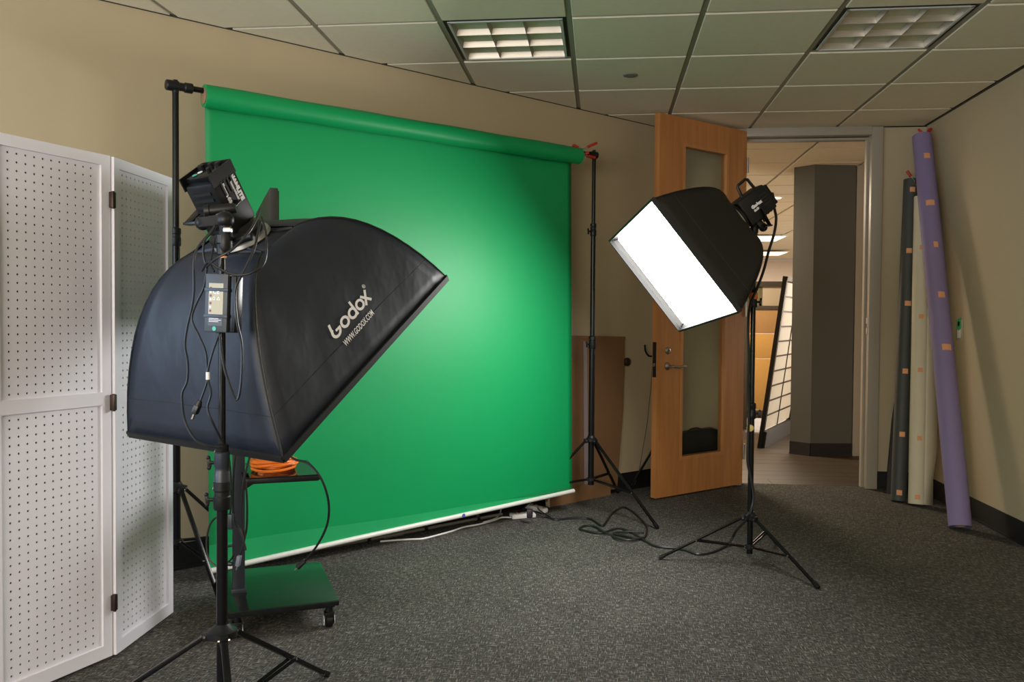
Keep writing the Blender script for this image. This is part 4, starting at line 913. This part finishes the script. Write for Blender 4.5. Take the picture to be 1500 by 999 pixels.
# ================================================================ POWER STRIPS AND WHITE CORD
def strip(name, a, b, wd, label, plug):
    a, b = Vector(a), Vector(b); d = (b-a).normalized(); sdir = d.cross(Vector((0, 0, 1))); L = (b-a).length
    t = thing(name, (a+b)/2, label, 'power strip')
    R = Matrix((d, -sdir, Vector((0, 0, 1)))).transposed()
    m = MB(); m.box((a+b)/2+Vector((0, 0, 0.016)), (L, wd, 0.030), R, bevel=0.010); bod = obj('housing', m, M_white, t)
    Z = Vector((0, 0, 0.0315)); 
    m = MB(); m.box(a+d*0.055+Z, (0.012, 0.022, 0.006), R, bevel=0.002); obj('switch', m, M_red, bod)
    m = MB(); m.box(a+d*0.030+Z, (0.006, 0.030, 0.002), R); obj('mark', m, mat('grey_print', (0.2, 0.2, 0.2, 1), 0.5), bod)
    for k in range(3):
        m = MB()
        for q in (-0.005, 0.005): m.box(a+d*(0.090+k*0.04)+sdir*q+Z, (0.008, 0.002, 0.002), R)
        m.cyl(a+d*(0.100+k*0.04)+Z-Vector((0, 0, 0.001)), a+d*(0.100+k*0.04)+Z+Vector((0, 0, 0.001)), 0.002, n=8)
        obj('socket', m, M_blackm, bod)
    m = MB(); m.cyl(a+d*0.018+Z-Vector((0, 0, 0.001)), a+d*0.018+Z+Vector((0, 0, 0.001)), 0.004, n=10); obj('keyhole', m, M_blackm, bod)
    return t, d, sdir
t1, d1_, s1_ = strip('power_strip', (-0.5311, 4.9257, 0.0000), (-0.3925, 4.9975, 0.0000), 0.058, 'white power strip with a red switch and a black plug, under the hem', True)
pA = Vector((-0.4075, 4.8272, 0.0600))
m = MB(); m.box(pA, (0.034, 0.040, 0.050), None, bevel=0.006); obj('power_plug', m, mat('dark_plug', (0.025, 0.015, 0.02, 1), 0.4), None, loc=pA, label='black adapter plug on the white power strip under the screen', cat='plug')
t2, _, _ = strip('power_strip', (-0.4546, 5.1764, 0.0120), (-0.3283, 5.0965, 0.0000), 0.050, 'pale plain power strip lying behind the one with the black plug', True)
cable('cord', [ (-0.5277, 4.8937, 0.0160), (-0.5833, 4.9112, 0.0100), (-0.6213, 4.8539, 0.0060), (-0.6953, 4.7439, 0.0060), (-0.7714, 4.6691, 0.0060), (-0.8247, 4.5686, 0.0060), (-0.8787, 4.4862, 0.0060), (-0.9501, 4.3897, 0.0060), (-1.0201, 4.3660, 0.0060), (-1.0751, 4.3445, 0.0060), (-1.1660, 4.3043, 0.0060) ], 0.0050, M_white, 'white power cord running along the carpet under the green screen', 'cord')
cable('cord', [ (-0.6030, 5.0382, 0.0300), (-0.6049, 4.9524, 0.0120), (-0.6273, 4.8367, 0.0140), (-0.6752, 4.7714, 0.0120) ], 0.0045, M_white, 'short bent white cord beside the power strip under the hem', 'cord')
cable('cord', [ (-0.4020, 5.2201, 0.0300), (-0.3733, 5.0706, 0.0300), (-0.3375, 5.0436, 0.0120), (-0.2961, 4.9856, 0.0060) ], 0.0035, M_cord, 'short black cord crossing the pale power strip by the carton', 'cord')
# ================================================================ MOBILE SCREEN CART
ce1 = Vector((0.892, 0.452, 0)); ce2 = Vector((-0.466, 0.885, 0)); ce1.normalize(); ce2 = Vector((-ce1.y, ce1.x, 0))
co = Vector((-1.358, 2.902, 0))
RC = Matrix((ce1, ce2, Vector((0, 0, 1)))).transposed()
def cq(a, b, z=0.0): return co+ce1*a+ce2*b+Vector((0, 0, z))
cart = thing('screen_cart', cq(0.2, 0.27), 'black wheeled cart with glossy base, column and shelf in front of the green screen', 'cart')
m = MB(); m.box(cq(0.190, 0.270, 0.098), (0.430, 0.545, 0.022), RC, bevel=0.006); bs = obj('base_platform', m, M_cart, cart)
m = MB(); m.box(cq(0.190, 0.270, 0.0835), (0.400, 0.515, 0.008), RC); obj('platform_underside', m, M_blackm, bs)
for a, b in ((0.030, 0.035), (0.370, 0.030), (0.370, 0.505), (0.030, 0.505)):
    c = cq(a, b, 0); m = MB(); m.cyl(c+Vector((0, 0, 0.055)), c+Vector((0, 0, 0.085)), 0.014); m.box(c+Vector((0, 0, 0.050)), (0.030, 0.040, 0.020), RC, bevel=0.004)
    for q in (-0.016, 0.016): m.box(c+ce2*0.0+ce1*q+Vector((0.0, 0.0, 0.038)), (0.004, 0.036, 0.044), RC, bevel=0.001)
    k = obj('caster', m, M_blackm, cart)
    m = MB(); m.cyl(c-ce1*0.012+Vector((0, 0, 0.025)), c+ce1*0.012+Vector((0, 0, 0.025)), 0.025, n=20); obj('wheel', m, M_blackm, k)
    for q in (-1, 1):
        m = MB(); o_ = c+ce1*q*0.019+Vector((0, 0, 0.025)); N = 20; ax_ = ce1*q
        m.lathe(o_-ax_*0.001, ax_, [(0, 0.004), (0.003, 0.004)], 10)
        vs = []; x_ = ce2; y_ = Vector((0, 0, 1))
        for i in range(N): a_ = 2*PI*i/N; vs += [o_+(x_*math.cos(a_)+y_*math.sin(a_))*0.019, o_+(x_*math.cos(a_)+y_*math.sin(a_))*0.0145, o_+ax_*0.002+(x_*math.cos(a_)+y_*math.sin(a_))*0.019, o_+ax_*0.002+(x_*math.cos(a_)+y_*math.sin(a_))*0.0145]
        fs = []
        for i in range(N):
            j = (i+1) % N; fs += [(4*i+2, 4*i+3, 4*j+3, 4*j+2), (4*i, 4*i+2, 4*j+2, 4*j)]
        m.add(vs, fs); obj('wheel_rim', m, M_white, k)
zc = 0.109
m = MB(); m.box(cq(0.045, 0.245, (zc+1.50)/2), (0.046, 0.060, 1.50-zc), RC, bevel=0.004); colm = obj('column', m, M_col, cart)
m = MB(); m.box(cq(0.045, 0.245, zc+0.008), (0.058, 0.074, 0.018), RC, bevel=0.004); obj('column_foot', m, M_col, colm)
m = MB(); m.tube([cq(0.02, 0.215, 0.30), cq(0.0, 0.20, 0.30), cq(-0.01, 0.20, 0.285), cq(-0.005, 0.20, 0.27)], 0.005, 8); obj('cable_hook', m, M_blackm, colm)
# shelf
zs = 0.588
m = MB(); m.extr([cq(0.075, 0.015, zs), cq(0.325, 0.010, zs), cq(0.325, 0.355, zs), cq(0.075, 0.355, zs)], Vector((0, 0, 0.012))); obj('shelf', m, M_cart, cart)
m = MB(); m.bar(cq(0.06, 0.02, zs-0.002), cq(0.328, 0.010, zs-0.002), 0.012, 0.020, bevel=0.004); m.bar(cq(0.328, 0.010, zs-0.002), cq(0.328, 0.355, zs-0.002), 0.012, 0.016, bevel=0.004); obj('shelf_edge', m, M_blackm, cart)
m = MB(); m.extr([cq(0.055, 0.20, zs-0.075), cq(0.055, 0.20, zs-0.002), cq(0.17, 0.20, zs-0.002)], ce2*0.006); m.extr([cq(0.055, 0.10, zs-0.045), cq(0.055, 0.10, zs-0.002), cq(0.14, 0.10, zs-0.002)], ce2*0.006); m.bar(cq(0.056, 0.08, zs-0.02), cq(0.056, 0.27, zs-0.02), 0.006, 0.04); obj('shelf_bracket', m, M_blackm, cart)
# flat screen on top
zt_ = 1.662; mw = 0.78; mh = 0.46
mon = thing('flat_screen', cq(0.15, 0.26, zt_-mh), 'thin black flat screen seen edge on above the near softbox', 'screen')
RM = Matrix((ce1, ce2, Vector((0, 0, 1)))).transposed()
m = MB(); m.box(cq(0.150, 0.262, zt_-mh/2), (0.030, mw, mh), RM, bevel=0.004); bk_ = obj('housing', m, mat('dark_housing', (0.030, 0.030, 0.028, 1), 0.5), mon)
m = MB(); m.box(cq(0.1665, 0.262, zt_-mh/2), (0.004, mw-0.02, mh-0.02), RM); obj('display_glass', m, M_cart, mon)
m = MB(); m.box(cq(0.098, 0.250, zt_-mh/2), (0.075, 0.10, 0.10), RM, bevel=0.004); obj('wall_mount', m, M_blackm, mon)
# orange cable coil on the shelf
oc = cq(0.175, 0.165, zs+0.012)
m = MB(); random.seed(3); pts = []
for k in range(8*18+1):
    a = 2*PI*k/18; lay = k/18.0; r = 0.073+0.010*math.sin(lay*2.4)+0.004*math.sin(a*1.7+lay); z = 0.006+0.0095*(lay % 4)+0.004*math.sin(a*2+lay*3)*(0.3 if lay < 1 else 1)
    if lay > 4: z += 0.008
    pts.append(oc+ce1*r*1.0*math.cos(a)*1.05+ce2*r*math.sin(a)*1.25+Vector((0, 0, max(z, 0.006))))
m.tube(pts, 0.0056, 7, smooth=False)
obj('cable_coil', m, M_orange, None, loc=oc, label='coiled bright orange cable on the cart shelf', cat='cable')
# cords on the cart
cable('cord', [ cq(0.10, 0.10, zs+0.10), cq(0.2, 0.09, zs+0.10), (-1.1291, 2.9500, 0.6763), (-1.0643, 2.9300, 0.6636), (-1.0176, 2.9300, 0.6120), (-0.9958, 2.9500, 0.5253), (-1.0151, 3.0000, 0.4313), (-1.0564, 3.0200, 0.3469), (-1.1246, 3.0600, 0.2623) ], 0.0045, M_cord, 'black cord arching from the cart shelf with its plug hanging over the base', 'cord')
m = MB(); p0 = Vector((-1.1246, 3.0600, 0.2649)); p1 = Vector((-1.1544, 3.0600, 0.2373)); m.cyl(p0, p1, 0.009, 0.011, n=10); k = obj('power_plug', m, M_cord, None, loc=p0, label='black plug with pale prongs dangling above the cart base', cat='plug')
m = MB(); dv = (p1-p0).normalized(); m.bar(p1, p1+dv*0.014, 0.012, 0.004); obj('prong', m, M_steel, k)
cable('cord', [ (-1.3161, 2.8800, 0.7256), (-1.3292, 2.8800, 0.6378), (-1.3319, 2.8800, 0.5376), (-1.3268, 2.8800, 0.4625), (-1.2944, 2.8600, 0.4235), (-1.2738, 2.8600, 0.3545) ], 0.0045, M_cord, 'thick black cord down the left side of the cart column', 'cord')
cable('cord', [ (-1.2757, 2.9000, 0.6909), (-1.2877, 2.8800, 0.6139), (-1.2981, 2.8800, 0.5261), (-1.2930, 2.8800, 0.4385), (-1.2878, 2.8800, 0.3886), (-1.3035, 2.8800, 0.3328), (-1.3113, 2.8800, 0.3023) ], 0.0040, M_cord, 'black cord curling down the front of the cart column to a plug', 'cord')
cable('cord', [ (-1.2992, 2.9000, 0.6350), (-1.2888, 2.9000, 0.5598), (-1.2863, 2.9000, 0.4843), (-1.2889, 2.9000, 0.4211), (-1.2994, 2.9000, 0.3778) ], 0.0040, M_cord, 'black cord along the right side of the cart column', 'cord')
m = MB(); p0 = Vector((-1.3016, 2.8700, 0.3306)); p1 = Vector((-1.3094, 2.8700, 0.2928)); m.bar(p0, p1, 0.020, 0.014, bevel=0.003); k = obj('power_plug', m, mat('grey_plug', (0.16, 0.18, 0.22, 1), 0.4), None, loc=p0, label='grey plug hanging against the foot of the cart column', cat='plug')
m = MB(); dv = (p1-p0).normalized(); m.bar(p1, p1+dv*0.014, 0.012, 0.004); obj('prong', m, M_chrome, k)
cable('cord', [ (-1.3099, 2.8000, 0.7063), (-1.3257, 2.8500, 0.6186), (-1.3404, 2.8700, 0.4719), (-1.3846, 2.8700, 0.4705), (-1.4133, 2.8700, 0.4419), (-1.4265, 2.8700, 0.3862), (-1.4240, 2.8700, 0.3310), (-1.4057, 2.8700, 0.2990), (-1.3770, 2.8700, 0.2876), (-1.3405, 2.8700, 0.3091), (-1.3177, 2.8600, 0.3379) ], 0.0036, M_cord, 'black cord making a wide loop left of the near stand pole', 'cord')
m = MB(); p0 = Vector((-1.3310, 2.8500, 0.4596)); m.box(p0, (0.026, 0.020, 0.055), None, bevel=0.003); obj('cord_adapter', m, M_col, None, loc=p0, label='small dark inline adapter on the cords right of the near pole', cat='adapter')
m = MB(); p0 = Vector((-1.3441, 2.8500, 0.3048)); m.box(p0, (0.05, 0.016, 0.014), None, bevel=0.004); obj('cord_adapter', m, M_cord, None, loc=p0, label='black connector lying beside the foot of the cart column', cat='adapter')

# ================================================================ LEFT WALL THINGS: CARTON, KNOB, WIRE, LOW METAL STAND, BAG
ca = Vector((-0.318, 5.265, 0)); cb2 = Vector((0.075, 5.700, 0)); cd = (cb2-ca).normalized(); cn = Vector((-cd.y, cd.x, 0))
if cn.y < 0: cn = -cn
ct = thing('cardboard_carton', (ca+cb2)/2, 'tall brown cardboard carton leaning against the wall behind the right backdrop stand', 'carton')
ZT = (0.1573, 5.6200, 1.0826)[2]
def cc(s, t, z): return ca+cd*s+cn*t+Vector((0, 0, z))
LW = (cb2-ca).length
def cbx(name, s0, s1, z0, z1, t0, t1, par=None, m_=None):
    m = MB(); m.extr([cc(s0, t0, z0), cc(s1, t0, z0), cc(s1, t0, z1), cc(s0, t0, z1)], cn*(t1-t0)); return obj(name, m, m_ or M_card, par or ct)
fr_ = cbx('front_panel', 0.0, LW, 0.0, 0.10, 0.0, 0.038)
# upper sheet set back and running to the right, a little folded
m = MB(); m.extr([(-0.3395, 5.2605, 0.0362), (0.1212, 5.7762, 0.0287), (0.1587, 5.8137, 0.5779), (0.1629, 5.8179, 1.0786), (-0.3479, 5.2521, 1.0938)], cn*0.008); obj('back_sheet', m, M_card, ct)
m = MB(); m.extr([(-0.1012, 5.5088, 0.0809), (-0.0744, 5.5356, 0.0809), (-0.0926, 5.5174, 1.0596), (-0.1148, 5.4952, 1.0599)], cn*0.006); obj('side_flap', m, mat('grey_violet_card', (0.25, 0.20, 0.20, 1), 0.8), ct)
cbx('bottom_fold', 0.02, LW-0.02, 0.098, 0.106, 0.0, 0.037)
m = MB(); m.extr([cc(0, -0.004, 0.0), cc(0, 0.03, 0.0), cc(0, 0.03, 0.10), cc(0, -0.004, 0.10)], -cd*0.004); obj('cut_edge', m, mat('pale_card_edge', (0.5, 0.42, 0.28, 1), 0.8), ct)
m = MB(); m.extr([(-0.3472, 5.2428, 1.0854), (0.1675, 5.8125, 1.0693), (0.1673, 5.8123, 1.0883), (-0.3474, 5.2426, 1.1027)], cn*0.02); obj('top_fold', m, M_card, ct)
kb_ = Vector((0.1758, 5.8758, 0.9092))
t = thing('wall_bumper', kb_, 'round dark bumper knob on the wall right of the cardboard carton', 'wall bumper')
m = MB(); m.lathe(kb_+Vector((S2, -S2, 0))*0.0, (S2, -S2, 0), [(0, 0.028), (0.006, 0.030), (0.018, 0.029), (0.024, 0.022), (0.026, 0.010)], 20); obj('rubber_dome', m, mat('dark_brown_rubber', (0.03, 0.018, 0.012, 1), 0.4), t)
cable('wall_wire', [ (0.4043, 6.0943, 1.2987), (0.3910, 6.0810, 1.1003), (0.3720, 6.0620, 0.9520), (0.3640, 6.0540, 0.7544), (0.3503, 6.0403, 0.6069), (0.3365, 6.0265, 0.4598), (0.3078, 5.9978, 0.2903), (0.2792, 5.9692, 0.1221), (0.2446, 5.9246, 0.0267) ], 0.0022, mat('brown_wire', (0.10, 0.06, 0.03, 1), 0.5), 'thin brown wire hanging down the wall left of the wooden door', 'wire')
ms = thing('metal_stand', (0.47, 5.93, 0), 'low black tubular stand with hook arms, mostly hidden behind the wooden door', 'stand')
mp = Vector((0.470, 5.93, 0)); 
m = MB(); m.cyl(mp+Vector((0, 0, 0.02)), mp+Vector((0, 0, 0.98)), 0.010); m.cyl(mp, mp+Vector((0, 0, 0.02)), 0.03); obj('pole', m, M_black, ms)
hz = (0.3105, 5.9300, 1.0294)[2]
m = MB(); m.tube([(0.3081, 5.9300, 1.0293), (0.3133, 5.9300, 0.9858), (0.3353, 5.9300, 0.9521), (0.3687, 5.9300, 0.9501), (0.3971, 5.9300, 0.9722), (0.4534, 5.9300, 1.0550)], 0.0062, 8); obj('hook_arm', m, M_black, ms)
m = MB(); m.tube([(0.5620, 5.9700, 1.0260), (0.5578, 5.9700, 0.9823), (0.5189, 5.9600, 0.9628), (0.4584, 5.9300, 1.0309)], 0.006, 8); obj('hook_arm', m, M_black, ms)
m = MB(); m.tube([(0.3716, 5.9000, 0.5438), (0.3720, 5.9000, 0.3019), (0.3558, 5.9000, 0.2627), (0.2206, 5.8000, 0.0507)], 0.0085, 8, smooth=False); m.cyl((0.3718, 5.9000, 0.5244), mp+Vector((0, 0, 0.50)), 0.008); obj('bent_leg', m, M_black, ms)
bg = thing('storage_bag', (0.69, 6.12, 0), 'black soft storage bag on the floor behind the glass of the wooden door', 'bag')
m = MB(); m.extr([(0.52, 6.0, 0.0), (0.86, 6.115, 0.0), (0.86, 6.115, 0.405), (0.80, 6.095, 0.42), (0.66, 6.048, 0.405), (0.52, 6.0, 0.385)], (0.0, 0.075, 0)); obj('bag_body', m, mat('black_nylon', (0.012, 0.012, 0.013, 1), 0.5, bump=0.4, bscale=12), bg)
m = MB(); m.extr([(0.52, 5.992, 0.36), (0.86, 6.107, 0.375), (0.86, 6.107, 0.405), (0.80, 6.087, 0.425), (0.66, 6.04, 0.41), (0.52, 5.992, 0.385)], (0.0, 0.085, 0)); obj('bag_flap', m, MATS['black_nylon'], bg)
m = MB(); m.tube([(0.62, 6.02, 0.40), (0.65, 6.03, 0.425), (0.70, 6.045, 0.43), (0.74, 6.06, 0.405)], 0.006, 6); obj('bag_handle', m, M_col, bg)

# ================================================================ PAPER ROLLS IN THE CORNER
def roll(name, p0, p1, r0, mt, label, tapes, core=0.030, flap=None):
    p0, p1 = Vector(p0), Vector(p1); ax = (p1-p0).normalized(); t = thing(name, p0, label, 'paper roll')
    side = ax.cross(Vector((0, 1, 0))).normalized()                # points to the right of the photo view
    if side.x < 0: side = -side
    fr = side.cross(ax); 
    if fr.y > 0: fr = -fr
    n = 40; K = 10; L = (p1-p0).length; m = MB(); vs = []
    for k in range(K+1):
        c = p0+ax*L*k/K; rr = r0*(1+0.012*math.sin(k*1.3+r0*90))
        for i in range(n):
            a = 2*PI*i/n; q = rr*(1+0.03*max(0, math.cos(a-0.9))**6); vs.append(c+(side*math.cos(a)+fr*math.sin(a))*q)
    fs = [(k*n+i, k*n+(i+1) % n, (k+1)*n+(i+1) % n, (k+1)*n+i) for k in range(K) for i in range(n)]
    m.add(vs, fs)
    for c, s in ((p0, 1), (p1, -1)):
        o_ = [c+(side*math.cos(2*PI*i/n)+fr*math.sin(2*PI*i/n))*r0 for i in range(n)]; i_ = [c+ax*s*0.004+(side*math.cos(2*PI*i/n)+fr*math.sin(2*PI*i/n))*core for i in range(n)]; j_ = [c+ax*s*0.05+(side*math.cos(2*PI*i/n)+fr*math.sin(2*PI*i/n))*core for i in range(n)]
        m.add(o_+i_+j_, [(i, (i+1) % n, n+(i+1) % n, n+i) for i in range(n)]+[(n+i, n+(i+1) % n, 2*n+(i+1) % n, 2*n+i) for i in range(n)])
    body = obj('paper', m, mt, t)
    m = MB(); m.cyl(p0+ax*0.002, p0+ax*0.12, core*0.98, n=20, caps=False); m.cyl(p1-ax*0.12, p1-ax*0.002, core*0.98, n=20, caps=False); obj('core_tube', m, M_core, t)
    for (tt, ang, wd, hh) in tapes:
        c = p0+ax*L*tt; da = wd/(r0)/2; m = MB(); a0 = PI/2-math.radians(ang); vs = []
        for i in range(5):
            a = a0-da+2*da*i/4; d = side*math.cos(a)+fr*math.sin(a)
            for z in (-hh/2, hh/2): vs += [c+ax*z+d*r0*1.022, ]
        m.add(vs, [(2*i, 2*i+1, 2*i+3, 2*i+2) for i in range(4)]); obj('tape', m, M_tape, t)
    return t, side, fr, ax
pb0 = Vector((2.085, 5.030, 0.016)); pb1 = Vector((2.190, 6.020, 2.485))
TP = (0.9283, -4), (0.7926, -12), (0.6765, 0), (0.5432, 0), (0.4099, 0)
pu = roll('purple_paper_roll', pb0, pb1, 0.062, M_purple, 'tall purple paper roll leaning into the corner', [(a, b, w_, 0.040) for (a, b), w_ in zip(TP, (0.038, 0.052, 0.036, 0.040, 0.055))])
db0 = Vector((1.995, 5.770, 0.006)); db1 = Vector((2.140, 6.060, 2.195))
TD = (0.9629, -8), (0.7679, -12), (0.6025, -8), (0.3926, -8), (0.2001, -12), (0.0248, -16)
roll('charcoal_paper_roll', db0, db1, 0.050, M_dkroll, 'dark grey paper roll, leftmost of the three rolls in the corner', [(a, b, 0.040 if k in (1, 2) else 0.034, 0.034) for k, (a, b) in enumerate(TD)])
wb0 = Vector((2.075, 5.670, 0.008)); wb1 = Vector((2.175, 5.950, 2.060))
TW = (0.8247, -16), (0.5975, -12), (0.4247, -12), (0.2075, -8), (0.0223, -16)
wt, wsd, wfr, wax = roll('cream_paper_roll', wb0, wb1, 0.052, M_cream, 'cream paper roll with a loose flap, between the charcoal and purple rolls', [(a, b, 0.030, 0.030) for a, b in TW])
Lw = (wb1-wb0).length
m = MB(); fl_ = []
for k in range(13):
    s = k/12; wdt = 0.058 if s < 0.10 else (0.058+0.020*min(1, (s-0.10)/0.06)); wdt *= 1.0 if s < 0.6 else 1.0-0.6*(s-0.6)/0.4
    c = wb0+wax*Lw*s; fl_ += [c+wsd*0.030+wfr*0.045, c+wsd*0.050+wfr*0.036, c+wsd*(0.035+wdt)+wfr*0.024]
m.add(fl_, [(3*k+i, 3*k+i+1, 3*k+i+4, 3*k+i+3) for k in range(12) for i in range(2)]); fo = obj('loose_flap', m, M_cream, wt); so = fo.modifiers.new('thickness', 'SOLIDIFY'); so.thickness = 0.001
clamp('spring_clamp', (2.1619, 6.0000, 2.5291), (2.2381, 6.0000, 2.5325), (2.1935, 5.9600, 2.4452), 'red handled spring clamp on top of the purple paper roll')
clamp('spring_clamp', (2.0976, 6.0200, 2.2479), (2.1899, 6.0600, 2.2019), (2.1419, 6.0000, 2.1547), 'red handled spring clamp on top of the charcoal paper roll')
# dark bag leaning behind the charcoal roll
bl = thing('leaning_bag', (2.08, 6.08, 0), 'flat black bag leaning on the wall behind the charcoal roll', 'bag')
m = MB(); m.extr([(2.005, 6.02, 0.0), (2.10, 6.02, 0.0), (2.13, 6.15, 0.66), (2.105, 6.165, 0.70), (2.075, 6.15, 0.50), (2.02, 6.06, 0.14)], (0.0, 0.022, 0)); obj('bag_body', m, M_base, bl)
# small tag on the right wall
tg = Vector((XR, 5.60, 1.169)); t = thing('wall_tag', tg, 'small clear card with green sticker on the right wall beside the purple roll', 'tag')
m = MB(); m.box((XR-0.002, 5.58, 1.155), (0.003, 0.095, 0.130), bevel=0.001); cd_ = obj('card', m, mat('clear_card', (0.42, 0.40, 0.28, 1), 0.25), t)
m = MB(); m.box((XR-0.005, 5.58, 1.135), (0.003, 0.040, 0.062)); obj('white_strip', m, M_white, cd_)
m = MB(); m.lathe((XR-0.004, 5.58, 1.185), (-1, 0, 0), [(0, 0.034), (0.003, 0.034), (0.004, 0.026)], 8); m.box((XR-0.006, 5.578, 1.205), (0.004, 0.030, 0.05)); obj('green_sticker', m, mat('green_sticker_paper', (0.0, 0.42, 0.10, 1), 0.5), cd_)
# ---------------------------------------------------------------- groups of repeated things
GROUPS = {'backdrop_stand': 'backdrop stands holding the green screen', 'light_stand': 'tripod light stands', 'softbox': 'softboxes on the light stands',
          'studio_light': 'studio lamp heads behind the softboxes', 'spring_clamp': 'red tipped spring clamps', 'ceiling_troffer': 'louvred ceiling lights of the room',
          'panel_light': 'lit corridor ceiling lights', 'purple_paper_roll': 'paper rolls in the corner', 'charcoal_paper_roll': 'paper rolls in the corner',
          'cream_paper_roll': 'paper rolls in the corner', 'power_strip': 'power strips under the screen', 'power_plug': 'loose power plugs',
          'cable': 'black cables of the lamps', 'cord': 'cords on the cart and the floor', 'cord_adapter': 'small adapters on the cart cords'}
for o in SC.collection.objects:
    if o.parent is None and o.get('category') and not o.get('group'):
        g = GROUPS.get(o.name.split('.')[0])
        if g: o['group'] = g
